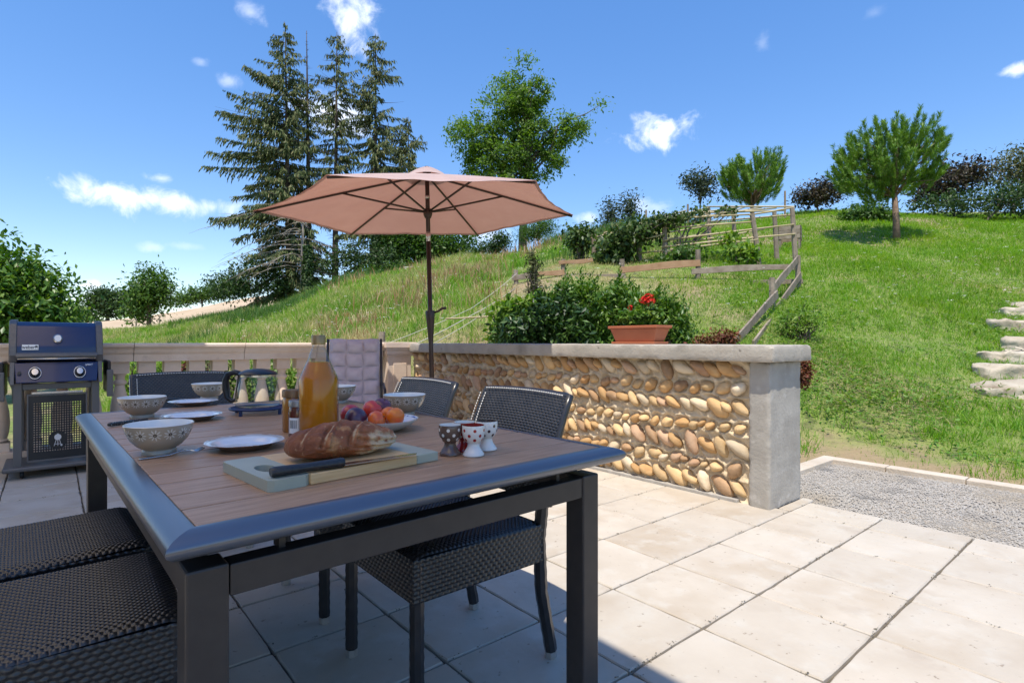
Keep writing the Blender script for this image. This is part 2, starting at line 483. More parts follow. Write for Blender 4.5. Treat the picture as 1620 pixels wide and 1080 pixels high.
def terrain():
    ax = np.concatenate([-np.geomspace(1500, 14, 40), np.linspace(-13, 13, 105), np.linspace(13.4, 60, 95), np.geomspace(62, 1500, 40)])
    ay = ax.copy()
    gx, gy = np.meshgrid(ax, ay); V = np.stack([gx, gy, H(gx.ravel(), gy.ravel()).reshape(gx.shape)], -1)
    n = len(ax); i = (np.arange(n - 1)[:, None] * n + np.arange(n - 1)).ravel()
    F = np.stack([i, i + 1, i + n + 1, i + n], 1)
    cen = V.reshape(-1, 3)[F].mean(1); d = cen[:, 0] * FWD[0] + cen[:, 1] * FWD[1]; l = cen[:, 0] * RGT[0] + cen[:, 1] * RGT[1]; u = l / np.maximum(d, .1)
    mi = ((d > 43) & (d < 210) & (u > -1.1) & (u < -.12)).astype(int)
    o = bpy.data.objects.new('ground', np_mesh('ground', V, F, [SOIL, FIELD], True, mi)); C.objects.link(o); struct(o)
    return o


terrain()

# ------------------------------------------------------------------ terrace of square pale pavers
MORTAR_J = mat('dark_joint', (.09, .075, .055), (.15, .13, .095), 14, .95, bump=.004, bscale=120)
TILE = mat('cream_paver', (.44, .385, .31), (.51, .46, .385), 3.2, .62, bump=.0016, bscale=26, bdetail=8, per_object=True, tint=.045, lo=.3, hi=.7,
           extra=[((.40, .33, .245), 1.9, .50, .72), ((.50, .465, .40), 9.0, .52, .75), ((.40, .34, .27), 5.0, .60, .78), ((.25, .20, .15), 38.0, .66, .74)], rough2=.8)
terrace = MB().box((-1.5, .9, -.06), (10.22, 9.96, .088)).build('terrace', MORTAR_J)
struct(terrace)
X0, Y0, PIT = 2.15 - 8 * .4, .66 - 4 * .4, .4


def paver_mesh(w, h, seed):
    r = random.Random(seed); mb = MB(); n = 7; x, y = w / 2, h / 2
    ring = []
    for (a, b) in (((-x, -y), (x, -y)), ((x, -y), (x, y)), ((x, y), (-x, y)), ((-x, y), (-x, -y))):
        for k in range(n):
            t = k / n; px = a[0] + (b[0] - a[0]) * t; py = a[1] + (b[1] - a[1]) * t
            j = max(r.uniform(0, .0018), r.uniform(-.02, .0045)) if k else r.uniform(.001, .005)
            ring.append((px * (1 - j / x), py * (1 - j / y)))
    m = len(ring)
    vs = [(p[0], p[1], -.03) for p in ring] + [(p[0], p[1], -.0035 - r.uniform(0, .0015)) for p in ring] + [(p[0] * (1 - .004 / x), p[1] * (1 - .004 / y), r.uniform(-.0006, .0004)) for p in ring]
    fs = [(i, (i + 1) % m, (i + 1) % m + m, i + m) for i in range(m)] + [(i + m, (i + 1) % m + m, (i + 1) % m + 2 * m, i + 2 * m) for i in range(m)] + [tuple(range(2 * m, 3 * m))]
    return mb.add(vs, fs).mesh('tile', TILE)


full = [paver_mesh(.3955, .3935, k) for k in range(5)]; cut = [paver_mesh(.272, .3935, 50 + k) for k in range(2)]
strip = paver_mesh(.345, .072, 77)
for i in range(12):
    for j in range(17):
        x, y = X0 + (i + .5) * PIT, Y0 + (j + .5) * PIT
        if x > 3.27 and y > 1.55:
            if y < 1.7: o = link('tile', strip, terrace); o.location = (3.533, 1.497, 0)
            continue
        c = i == 11
        if c: x = X0 + i * PIT + .138
        o = link('tile', random.choice(cut if c else full), terrace); o.location = (x + random.uniform(-.001, .001), y + random.uniform(-.001, .001), random.uniform(-.0012, .0008))
        o.rotation_euler = (random.uniform(-.0016, .0016), random.uniform(-.0016, .0016), random.uniform(-.002, .002) + (0 if c else math.pi * random.randint(0, 1)))

slabm = paver_mesh(.795, .795, 91)
for i in range(6):
    for j in range(12):
        o = link('tile', slabm, terrace); o.location = (-1.45 - i * .8, -3.54 + .4 + j * .8, 0)
# tufts of moss and weed caught in the joints
r = np.random.default_rng(3); pts = []
for k in range(900):
    if r.random() < .72: pts.append((r.uniform(X0, 3.6), Y0 + PIT * r.integers(0, 18) + r.normal(0, .004)))
    else: pts.append((X0 + PIT * r.integers(0, 12) + r.normal(0, .003), r.uniform(Y0, 5.8)))
p = np.array([(x, y, .001) for x, y in pts if not (x > 3.22 and y > 1.5)]); p = np.repeat(p, 5, 0) + r.normal(size=(len(p) * 5, 3)) * (.011, .005, .0008)
V, F = leaves(p, r.normal(size=p.shape) * (1, 1, .4), r.normal(size=p.shape) * .3 + (0, 0, 1), r.uniform(.0015, .005, len(p)), r.uniform(.001, .003, len(p)))
o = bpy.data.objects.new('joint_weeds', np_mesh('joint_weeds', V, F, ramp_mat('moss', [(.05, .05, .02), (.10, .08, .04), (.07, .06, .04)], .9))); C.objects.link(o); struct(o, 'stuff', 'dark moss and grit caught in the paver joints')

# ------------------------------------------------------------------ gravel bay with its pale kerb
GRAVEL = mat('grey_gravel', (.31, .285, .245), (.38, .355, .315), 75, .9, bump=.012, bscale=140, extra=[((.22, .205, .185), 6.0, .5, .75)])
g = MB().grid(lambda u, v: (3.625 + u * 1.39, -6 + v * 7.85, -.022 + .006 * math.sin(u * 9) * math.sin(v * 31)), 30, 120).build('gravel', GRAVEL, smooth=True); struct(g)
n = 42000; r = np.random.default_rng(11)
gx = r.uniform(3.64, 4.99, n); gy = r.uniform(-.9, 1.83, n)
s = r.uniform(.0022, .0058, n); cen = np.stack([gx, gy, -.0165 + s * .3], 1)
base = np.array([(-1, -.8, 0), (1, -1, .1), (.9, .9, -.1), (-.9, 1, 0), (0, 0, .8)]); rot = r.uniform(0, 6.28, n)
b = base[None] * (s[:, None, None]) * r.uniform(.7, 1.2, (n, 5, 3)); cs, sn = np.cos(rot)[:, None], np.sin(rot)[:, None]
b = np.stack([b[..., 0] * cs - b[..., 1] * sn, b[..., 0] * sn + b[..., 1] * cs, b[..., 2]], -1) + cen[:, None]
F = (np.arange(n)[:, None, None] * 5 + np.array([(0, 1, 4), (1, 2, 4), (2, 3, 4), (3, 0, 4)])[None]).reshape(-1, 3)
o = bpy.data.objects.new('pebbles', np_mesh('pebbles', b, F, ramp_mat('pebble_grey', [(.27, .245, .21), (.34, .32, .285), (.39, .37, .335), (.33, .28, .22), (.44, .42, .385)], .85, zone=[(1.1, (.30, .25, .18), .52, .72), (3.5, (.20, .19, .175), .58, .74)]))); C.objects.link(o)
struct(o, 'stuff', 'loose grey crushed stone spread over the bay beside the terrace')
KERB = mat('pale_kerb', (.50, .42, .32), (.58, .50, .40), 5, .8, bump=.003, bscale=60, per_object=True, tint=.05)
kerb = MB().box((5.06, -2.1, -.07), (.07, 8.0, .1)).build('kerb', KERB); struct(kerb)
kb = MB().box((0, 0, 0), (.115, .488, .09)).mesh('kerb_stone', KERB)
for k in range(14):
    o = link('kerb_stone', kb, kerb, .006); o.location = (5.06 + random.uniform(-.004, .004), 1.70 - k * .495, -.027 + random.uniform(-.004, .004)); o.rotation_euler = (0, 0, random.uniform(-.008, .008))
for k in range(3):
    o = link('kerb_stone', kb, kerb, .006); o.location = (4.86 - k * .495 + .01, 1.885, -.027 + random.uniform(-.003, .003)); o.rotation_euler = (0, 0, math.pi / 2 + random.uniform(-.006, .006))

# ------------------------------------------------------------------ cobble wall
CONC = mat('grey_concrete', (.31, .285, .245), (.40, .375, .33), 4.5, .85, bump=.003, bscale=45, bdetail=8, extra=[((.24, .22, .19), 2.6, .54, .72), ((.46, .435, .395), 13, .58, .75)])
COPE = mat('coping_concrete', (.35, .31, .255), (.43, .395, .335), 6, .85, bump=.003, bscale=60, bdetail=8, extra=[((.26, .235, .195), 3, .54, .75), ((.18, .16, .13), 24, .66, .76)])
BED = mat('sandy_mortar', (.58, .455, .29), (.68, .555, .38), 9, .95, bump=.010, bscale=34, bdetail=9, extra=[((.38, .27, .16), 3.5, .58, .78)])
COB = [mat('cobble_' + n_, a, b_, 9, .72, bump=.003, bscale=60, bdetail=8, per_object=True, tint=.2, spec=.25, extra=[(c_, 4, .55, .75)]) for n_, a, b_, c_ in (
    ('ochre', (.46, .265, .11), (.53, .345, .165), (.35, .19, .08)), ('honey', (.54, .36, .175), (.60, .43, .235), (.41, .255, .12)),
    ('rose', (.42, .26, .155), (.49, .33, .21), (.33, .17, .085)), ('umber', (.31, .19, .10), (.40, .26, .15), (.24, .14, .07)), ('straw', (.58, .46, .30), (.64, .53, .38), (.46, .34, .21)))]
wall = thing('cobble_wall', 'low wall of tan river cobbles set in slanting rows with grey concrete coping', 'wall', (3.27, 1.54, 0))
O = Vector((3.27, 1.54, 0))
ROWZ = [.82, .70, .583, .450, .330, .20, .085]


rough_box((.215, .065, .428), (.43, .13, .895), .014, .0022, .011, 3).build('end_pillar', CONC, wall, smooth=38)
rough_box((.20, 2.07, .928), (.54, 4.24, .102), .018, .0022, .010, 8).build('coping', COPE, wall, smooth=38)
MB().box((.024, 2.25, .008), (.06, 4.1, .028)).build('footing', CONC, wall, bevel=.006)


from mathutils import noise as mnz


def cobble_mesh(seed, k):
    r2 = random.Random(seed); mb = MB(); mb.ell((0, 0, 0), (.038, .070, .041), 16, 10)
    a, b_, c_ = r2.uniform(.85, 1.2), r2.uniform(-.32, .32), r2.uniform(-.35, .35); out = []
    for x, y, z in mb.v:
        t = y / .07; z2 = z * (1 + b_ * t) + c_ * .016 * t * t
        out.append((x * a * (1 + .12 * t * b_), y * (1 + .06 * math.sin(z * 60 + seed)), z2 * (1 + .07 * math.sin(y * 60 + seed)) + .002 * math.sin(x * 90 + seed)))
    out = [tuple(Vector(p) * (1 + .13 * mnz.noise(Vector(p) * 26 + Vector((seed * 3.1, 0, 0))) + .05 * mnz.noise(Vector(p) * 70 + Vector((seed, 5, 0))))) for p in out]
    mb.v = out; return mb.mesh('cobble', COB[k], True)


cobs = [cobble_mesh(s_ * 5 + k, k) for s_ in range(5) for k in range(5)]
wts = [6, 6, 3, 3, 3.4] * 5
SP = []
for ri, z in enumerate(ROWZ):
    y = .185 + random.uniform(0, .04)
    down = ri % 2 == 0
    while y < 4.17:
        s_ = random.choice((random.uniform(.60, .9), random.uniform(.8, 1.15), random.uniform(.9, 1.32))) * (1.1 if ri == 6 else 1)
        if not down: s_ *= .86
        tilt = random.gauss(40, 11) if down else -random.gauss(22, 17)     # y grows towards the far end: mirrored slant
        o = link('cobble', random.choices(cobs, wts)[0], wall)
        zz = z + random.uniform(-.012, .012)
        o.location = (.031 + random.uniform(-.010, .012), y + .01, zz); o.rotation_euler = (R(tilt), R(random.uniform(-16, 16)), R(random.uniform(-14, 14)))
        sy, sz = s_ * (1.12 if down else .92) , s_ * random.uniform(.86, 1.1) * (.92 if down else 1.0)
        sy *= .97 if down else .86; sz *= .95 if down else .86; o.scale = (random.uniform(.95, 1.2), sy, sz); SP.append((y + .01, zz, R(tilt), .070 * sy, .041 * sz))
        y += (.101 if down else .112) * s_ * random.uniform(.93, 1.14)


def bed():
    """mortar pressed up into webs between the stones"""
    nu, nv = 430, 96; yy, zz = np.meshgrid(.128 + np.linspace(0, 1, nu + 1) * 4.1, np.linspace(0, 1, nv + 1) * .878); e1 = np.full(yy.shape, 9.0); e2 = e1.copy()
    for (y, z, t, a, b_) in SP:
        m = (np.abs(yy - y) < .22) & (np.abs(zz - z) < .2); dy, dz = yy[m] - y, zz[m] - z
        e = np.hypot((dy * math.cos(t) + dz * math.sin(t)) / a, (-dy * math.sin(t) + dz * math.cos(t)) / b_)
        q1, q2 = e1[m], e2[m]; e2[m] = np.minimum(q2, np.maximum(q1, e)); e1[m] = np.minimum(q1, e)
    web = np.exp(-((e2 - e1) / .35) ** 2); hol = np.clip(e1 - 1, 0, 1)
    r2 = np.random.default_rng(8); rn = r2.normal(size=yy.shape); rn = (rn + np.roll(rn, 1, 0) + np.roll(rn, 1, 1) + np.roll(rn, -1, 0) + np.roll(rn, -1, 1)) / 5
    x = .036 - .018 * web * np.clip(hol * 3, .35, 1) + .010 * np.exp(-((e1 - 1.1) / .2) ** 2) * (1 - web) + rn * .0035
    V = np.stack([x, yy, zz], -1); i = (np.arange(nv)[:, None] * (nu + 1) + np.arange(nu)).ravel(); F = np.stack([i, i + nu + 1, i + nu + 2, i + 1], 1)
    return np_mesh('mortar_bed', V, F, BED, True)


link('mortar_bed', bed(), wall)
MB().box((.255, 2.2, .438), (.37, 4.2, .8755)).build('core', BED, wall)

# ------------------------------------------------------------------ balustrade of cast pink stone
PINK = mat('pink_cast_stone', (.64, .495, .375), (.71, .575, .455), 5, .8, bump=.0015, bscale=70, extra=[((.70, .58, .485), 2.5, .5, .8), ((.50, .38, .30), 14, .62, .8)])
bal = thing('balustrade', 'pink cast stone balustrade with moulded handrail and turned balusters', 'balustrade', (3.1, 5.9, 0))
BX0 = -6.4


def rail(mb, x0, x1):
    prof = [(-.15, .985), (-.165, .975), (-.165, .955), (-.15, .945), (-.135, .93), (-.128, .905), (-.112, .885), (-.112, .825), (.112, .825), (.112, .885), (.15, .945), (.165, .975), (.15, .985)]
    n_ = len(prof); mb.add([(x, a, b_) for x in (x0, x1) for a, b_ in prof], [(i, (i + 1) % n_, (i + 1) % n_ + n_, i + n_) for i in range(n_)] + [tuple(range(n_)), tuple(range(2 * n_ - 1, n_ - 1, -1))])


xs = [-.19, -.95, -1.66, -2.55, -3.5, -4.5, -5.5, BX0]
for a, b_ in zip(xs, xs[1:]):
    mb = MB(); rail(mb, b_ + .003, a - .002); mb.build('handrail', PINK, bal)
MB().box(((BX0 - .19) / 2, 0, .07), (-BX0 - .19, .25, .14)).build('plinth', PINK, bal, bevel=.01)
bp_ = MB()
bp_.lathe([(.07, 0), (.07, .07)], 4, (0, 0, 0), square=True)
bp_.lathe([(.055, .07), (.064, .085), (.055, .10), (.066, .15), (.072, .22), (.068, .30), (.055, .38), (.042, .44), (.036, .48), (.05, .492), (.052, .505), (.05, .515), (.037, .528), (.04, .56), (.055, .583)], 16)
bp_.lathe([(.066, .583), (.066, .688)], 4, square=True)
bmesh_ = bp_.mesh('baluster', PINK, 40)
for k in range(31):
    o = link('baluster', bmesh_, bal); o.location = (-.30 - k * .195, 0, .139)
pb = MB(); pb.box((0, 0, .44), (.30, .30, .88)); pb.build('pier', PINK, bal, bevel=.006)
MB().box((0, -.156, .44), (.17, .012, .62)).build('pier_panel', PINK, bal, bevel=.005)
pb = MB()
for z0, z1, w in ((.83, .85, .33), (.85, .90, .35), (.90, .925, .38), (.925, .992, .41)): pb.box((0, 0, (z0 + z1) / 2), (w, w, z1 - z0 - .001))
pb.build('pier_cap', PINK, bal, bevel=.006)

# ------------------------------------------------------------------ unseen cloth roof and farmhouse, added to shade this end and warm its shadows
STUCCO = mat('ochre_render', (.70, .55, .38), (.74, .60, .43), 3, .9, bump=.003, bscale=60)
ROOFT = mat('clay_roof', (.36, .16, .09), (.45, .22, .13), 8, .85, bump=.01, bscale=20)
OAK = mat('shutter_paint', (.30, .34, .36), (.34, .38, .40), 6, .5)
GLASSD = mat('window_glass', (.02, .025, .03), rough=.05, spec=.8)
CREAMW = mat('cream_boards', (.80, .66, .48), (.84, .71, .54), 6, .7, stretch=(1, 6, 1))
AWN = bpy.data.materials.new('warm_fill_cloth'); AWN.use_nodes = True; _t = AWN.node_tree; _b = _t.nodes['Principled BSDF']; _b.inputs['Base Color'].default_value = (.80, .66, .48, 1); _b.inputs['Roughness'].default_value = .9  # added cloth, mostly translucent so warm light fills the shade below
_tr = N(_t, 'ShaderNodeBsdfTranslucent'); _tr.inputs[0].default_value = (.93, .76, .56, 1); _ms = N(_t, 'ShaderNodeMixShader'); _ms.inputs[0].default_value = .92
_t.links.new(_b.outputs[0], _ms.inputs[1]); _t.links.new(_tr.outputs[0], _ms.inputs[2]); _t.links.new(_ms.outputs[0], _t.nodes['Material Output'].inputs[0])
AZ = 4.0; AX = 1.39 - .331 * AZ
awn = thing('added_awning', 'unseen cream cloth added high over the dining end to shade it and pass warm light', 'added_awning', (0, 0, 0))  # unseen cover added overhead: casts the terrace shade and lifts it
MB().grid(lambda u, v: (-2.3 + (AX + 2.3) * u, -1.3 + 6.65 * v, AZ + .22 - .22 * u - .03 * math.sin(math.pi * u) + .004 * math.sin(v * 40)), 12, 30).build('cloth', AWN, awn, smooth=True)
for p_, q_ in (((AX, -1.3, AZ - .01), (AX, 5.35, AZ - .01)), ((-2.3, -1.3, AZ + .21), (-2.3, 5.35, AZ + .21)), ((-2.3, -1.3, AZ + .2), (AX, -1.3, AZ - .01)), ((-2.3, 5.35, AZ + .2), (AX, 5.35, AZ - .01))): MB().bar(p_, q_, .05, .05).build('rail', CREAMW, awn)
for x_, y_ in ((-2.3, -1.3), (-2.3, 5.35), (AX, -1.3)): MB().box((x_, y_, AZ / 2), (.08, .08, AZ)).build('post', CREAMW, awn)
house = thing('house', 'unseen two storey rendered farmhouse added behind the terrace to bounce warm light', 'house', (-9.5, 0, 0))  # added out of view so its warm walls lighten the shade
MB().box((-4, .2, 2.9), (8, 12.6, 6.0)).build('wall', STUCCO, house)
EZ = 5.9; EX = .5
rf = MB(); t_ = .16
rf.add([(EX, -6.6, EZ), (EX, 6.9, EZ), (-4, 6.9, EZ + 1.9), (-4, -6.6, EZ + 1.9), (-8.6, -6.6, EZ), (-8.6, 6.9, EZ), (EX, -6.6, EZ - t_), (EX, 6.9, EZ - t_), (-4, 6.9, EZ + 1.9 - t_), (-4, -6.6, EZ + 1.9 - t_), (-8.6, -6.6, EZ - t_), (-8.6, 6.9, EZ - t_)],
       [(0, 1, 2, 3), (3, 2, 5, 4), (6, 9, 8, 7), (9, 10, 11, 8), (0, 6, 7, 1), (4, 5, 11, 10), (1, 7, 8, 2), (2, 8, 11, 5), (0, 3, 9, 6), (3, 4, 10, 9)])
rf.build('roof', ROOFT, house)
for y in (-3.2, 2.6):
    for z in (1.2, 3.9):
        w_ = MB().box((.02, y, z + .3), (.06, 1.1, 1.3)).build('window', OAK, house, bevel=.01); MB().box((.053, y, z + .3), (.01, .9, 1.1)).build('pane', GLASSD, w_)
d_ = MB().box((.02, -.4, 1.06), (.07, 1.7, 2.1)).build('door', OAK, house, bevel=.01); MB().box((.058, -.4, 1.15), (.01, 1.4, 1.7)).build('pane', GLASSD, d_)

# ================================================================== FURNITURE
ANTH = mat('anthracite_paint', (.17, .18, .205), rough=.30, metal=.75, spec=.5)
ANTHD = mat('dark_frame_paint', (.040, .036, .035), (.048, .043, .041), 30, rough=.42, metal=.3)
PLANK = mat('brown_composite', (.35, .19, .098), (.46, .27, .155), 9, .42, per_object=True, tint=.07, stretch=(1, 9, 9), spec=.55, bump=.0004, bscale=60, rough2=.44)
SLOT = mat('slot_black', (.01, .01, .01), rough=.9)
TZ, TW, TL, TR, RW = .74, .978, 1.72, R(1.6), .044
table = thing('garden_table', 'long anthracite metal dining table with brown slatted top laid for breakfast', 'table', (.114, .842, 0), TR)


def edge_rail(p0, p1, inx, iny):
    """mitred bullnose rail from corner p0 to p1; (inx, iny) points inwards"""
    prof = [(RW, TZ - .030), (RW, TZ - .0012), (RW - .003, TZ)] + [((RW - .004) * (1 - math.sin(R(a))), TZ - .019 * (1 - math.cos(R(a)))) for a in (15, 30, 45, 58, 70, 80, 90)] + [(.0015, TZ - .025), (.010, TZ - .033), (.03, TZ - .036)]
    p0, p1 = Vector((*p0, 0)), Vector((*p1, 0)); a = (p1 - p0).normalized(); n_ = Vector((inx, iny, 0))
    vs = []
    for p, sg in ((p0, 1), (p1, -1)):
        for w, z in prof: q = p + n_ * w + a * sg * w; vs.append((q.x, q.y, z))
    k = len(prof); fs = [(i, (i + 1) % k, (i + 1) % k + k, i + k) for i in range(k)] + [tuple(range(k)), tuple(range(2 * k - 1, k - 1, -1))]
    return MB().add(vs, fs).build('edge_rail', ANTH, table, smooth=35)


edge_rail((0, 0), (TW, 0), 0, 1); edge_rail((TW, 0), (TW, TL), -1, 0); edge_rail((TW, TL), (0, TL), 0, -1); edge_rail((0, TL), (0, 0), 1, 0)
npk = 16; pitch = (TL - 2 * RW) / npk
pkm = MB().box((0, 0, 0), (TW - 2 * RW - .002, pitch - .0045, .022)).mesh('plank', PLANK)
for k in range(npk):
    o = link('plank', pkm, table, .0022); o.location = (TW / 2, RW + (k + .5) * pitch, TZ - .0125)
MB().box((TW / 2, TL / 2, TZ - .036), (TW - .07, TL - .07, .012)).build('underside', SLOT, table)
for x, y in ((.031, .040), (.864, .040), (.031, TL - .040), (.864, TL - .040)):
    l_ = MB().box((x + .028, y + .028 * (1 if y < 1 else -1), .34), (.057, .057, .675)).build('leg', ANTHD, table, bevel=.004)
for y in (.0425, TL - .0825): MB().box((.476, y + .02, .650), (.774, .04, .047)).build('apron', ANTHD, table, bevel=.002)
for x in (.0345, .877): MB().box((x + .02, TL / 2, .650), (.04, TL - .196, .047)).build('apron', ANTHD, table, bevel=.002)
for x, y in ((.17, .075), (.80, .075), (.17, TL - .075), (.80, TL - .075)):
    br = MB(); br.box((x, y, .686), (.010, .026, .026)); br.box((x - .03, y, .6965), (.07, .026, .006)); br.build('bracket', ANTHD, table)

# ------------------------------------------------------------------ woven chairs
WICK = mat('black_wicker', (.013, .013, .015), (.024, .023, .024), 30, .30, spec=.6)
STITCH = mat('white_cord', (.62, .60, .56), rough=.7)
FOOT = mat('steel_foot', (.55, .53, .50), rough=.35, metal=.8)


def weave(P, nu, nv, amp, cu, cv, cols, rows, swap=False):
    """woven strands as relief over a surface P(u,v) -> (point, normal): rows of short bulges, each row shifted by half"""
    def f(u, v):
        p, n_ = P(u, v)
        if swap: u, v = v, u
        r_ = v * rows; k = math.floor(min(r_, rows - 1e-6)); fr = r_ - k
        x = u * cols + .5 * (k % 2)
        h = abs(math.cos(math.pi * x)) ** .8 * (1 - abs(2 * fr - 1) ** 2.4)
        return tuple(Vector(p) + Vector(n_) * amp * (h - .6))
    return lambda mb: mb.grid(f, nu, nv)


SW, SD, SH = .45, .46, .445


def make_chair(label, group):
    """front of the seat towards +Y"""
    t = thing('woven_chair', label, 'chair', (0, 0, 0), 0, group)
    hw, hd = SW / 2, SD / 2
    def seat(u, v):
        x = -hw + .003 + u * (SW - .006); y = -hd + .03 + v * (SD - .03)
        e = max(0, (abs(2 * u - 1) - .86) / .14); f = max(0, (v - .90) / .1)
        dip = -.006 * (1 - (2 * u - 1) ** 2) * (1 - (2 * v - 1) ** 2)
        return (x, y, SH - .012 * e * e - .014 * f * f + dip + .01 * v), (0, 0, 1)
    mb = MB(); weave(seat, 208, 200, .0042, 0, 0, 30, 52, True)(mb); mb.box((0, .014, SH - .022), (SW - .012, SD - .034, .014)); mb.build('seat', WICK, t, smooth=True)
    sk = MB(); hgt = .115
    for (a, b_, n_) in (((-hw, hd), (hw, hd), (0, 1, 0)), ((-hw, -hd), (-hw, hd), (-1, 0, 0)), ((hw, hd), (hw, -hd), (1, 0, 0)), ((hw, -hd), (-hw, -hd), (0, -1, 0))):
        def sd(u, v, a=a, b_=b_, n_=n_): return (a[0] + (b_[0] - a[0]) * u, a[1] + (b_[1] - a[1]) * u, SH - .011 - hgt * v), n_
        weave(sd, 144, 40, .0036, 0, 0, 24, 10)(sk)
    sk.box((0, 0, SH - .07), (SW - .014, SD - .014, .108)); sk.build('seat_skirt', WICK, t, smooth=True)
    def back(u, v):
        x = (-hw + u * SW) * (1 - .02 * v); z = SH + .04 + v * .335; c = (2 * u - 1) ** 2
        return (x, -hd - .005 - .075 * v * v - .025 * v + .014 * c - .014, z + .006 * (1 - c)), (0, .95, .25)
    bk = MB(); weave(back, 200, 152, .0036, 0, 0, 25, 38)(bk)
    weave(lambda u, v: (Vector(back(1 - u, v)[0]) + Vector((0, -.028, .0)), (0, -1, 0)), 90, 68, .003, 0, 0, 20, 34)(bk)
    rim = [(u, 0) for u in np.linspace(0, 1, 12)]
    for path in ([(0, v) for v in np.linspace(0, 1, 12)] + [(u, 1) for u in np.linspace(.05, .95, 18)] + [(1, v) for v in np.linspace(1, 0, 12)],):
        bk.tube([Vector(back(u, v)[0]) + Vector((0, -.014, 0)) for u, v in path], .0125, 8)
    bk.build('backrest', WICK, t, smooth=True)
    st = MB(); pts = [Vector(back(.955, v)[0]) + Vector((0, .005, 0)) for v in np.linspace(.02, .97, 34)] ; top = [Vector(back(u, .995)[0]) + Vector((0, .006, .006)) for u in np.linspace(.03, .97, 36)]
    edge = [Vector(back(1, v)[0]) + Vector((.012, .002, 0)) for v in np.linspace(.02, .97, 34)]
    for seq in (pts, top, edge):
        for a, b_ in zip(seq, seq[1:]): m_ = a.lerp(b_, .62); st.tube([a, m_], .0021, 5)
    st.build('stitching', STITCH, t)['kind'] = 'stuff'
    def leg(pts):
        mb = MB(); mb.tube(pts, [.021 if i % 2 else .0195 for i in range(len(pts))], 8)
        lg = mb.build('leg', WICK, t, smooth=30)
        a, b_ = Vector(pts[-1]), Vector(pts[-2]); q = a + (a - b_).normalized() * .001
        MB().tube([q, q + Vector((0, 0, -.022))], .0195, 8).build('foot_cap', FOOT, lg, smooth=30)
    def path(ctrl, k=24):
        out = []
        for i in range(k + 1):
            s_ = i / k * (len(ctrl) - 1); j = min(int(s_), len(ctrl) - 2); out.append(Vector(ctrl[j]).lerp(Vector(ctrl[j + 1]), s_ - j))
        return out
    for sx in (-1, 1):
        leg(path([(sx * (hw - .02), hd - .022, SH - .02), (sx * (hw - .02), hd - .022, .023)]))
        leg(path([(sx * (hw - .018), -hd - .012, SH + .06), (sx * (hw - .018), -hd + .004, SH - .06), (sx * (hw - .018), -hd - .005, .22), (sx * (hw - .016), -hd - .045, .023)]))
    return t


ch = make_chair('woven black chair tucked under the table, nearest the pillar end of the wall', 'woven black chairs round the table')
ch.location = (.945, 1.48, 0); ch.rotation_euler = (0, 0, R(90))
dup(ch, (.955, 2.15, 0), R(90.5), 'woven black chair between the fruit bowl side of the table and the parasol pole')
dup(ch, (-.01, 1.52, 0), R(-92), 'woven black chair nearest the viewer, on the side with the bluish reflective table edge')
dup(ch, (-.02, 2.03, 0), R(-88), 'woven black chair second from the viewer on the barbecue side, its seat alone in view')
dup(ch, (.54, 3.10, 0), R(180), 'woven black chair at the head of the table with its back towards the balusters')

# ------------------------------------------------------------------ cushioned recliner by the pier
CUSH = mat('lilac_cushion', (.47, .40, .425), (.53, .46, .48), 20, .9, bump=.001, bscale=300)
FR2 = mat('dark_tube', (.05, .045, .045), rough=.4, metal=.4)
rc = wp(560, 600, 4.75)
lounge = thing('garden_armchair', 'high backed garden armchair with tufted lilac cushion in front of the pier', 'armchair', (rc.x, rc.y, 0), R(-25))


def pad(u, v):                                  # upright tufted pad, seen from -Y
    x = (u - .5) * .44; z = .40 + v * .62
    px, pz = (u * 3) % 1, (v * 5) % 1
    puff = (abs(math.sin(math.pi * u * 3)) ** .5) * (abs(math.sin(math.pi * v * 5)) ** .5)
    e = min(1, min(u, 1 - u) * 14, min(v, 1 - v) * 16)
    return x + .004 * math.sin(v * 23), .16 + .20 * v - (.018 + .05 * puff) * math.sqrt(max(0, e)), z + .006 * math.sin(u * 9)


cu = MB(); cu.grid(pad, 48, 70); cu.grid(lambda u, v: ((u - .5) * .44, .165 + .20 * v, .40 + v * .62), 4, 6); cu.build('back_cushion', CUSH, lounge, smooth=True)
cu = MB(); cu.grid(lambda u, v: ((u - .5) * .44, -.32 + v * .46, .42 + (.02 + .03 * abs(math.sin(math.pi * u * 3)) ** .5 * abs(math.sin(math.pi * v * 3)) ** .5) * min(1, min(u, 1 - u, v, 1 - v) * 14)), 36, 36); cu.grid(lambda u, v: ((u - .5) * .44, -.32 + v * .46, .395), 2, 2)
cu.build('seat_cushion', CUSH, lounge, smooth=True)
for s_ in (-1, 1):
    MB().tube([(s_ * .25, -.34, .01), (s_ * .25, -.30, .40), (s_ * .25, -.28, .60), (s_ * .25, .20, .62)], .012, 8).build('arm_frame', FR2, lounge, smooth=True)
    MB().tube([(s_ * .235, .12, .37), (s_ * .235, .38, 1.02)], .012, 8).build('back_frame', FR2, lounge, smooth=True)
    MB().tube([(s_ * .25, .34, .01), (s_ * .25, -.28, .42)], .012, 8).build('leg', FR2, lounge, smooth=True)
MB().box((0, -.1, .385), (.48, .48, .018)).build('seat_base', FR2, lounge)

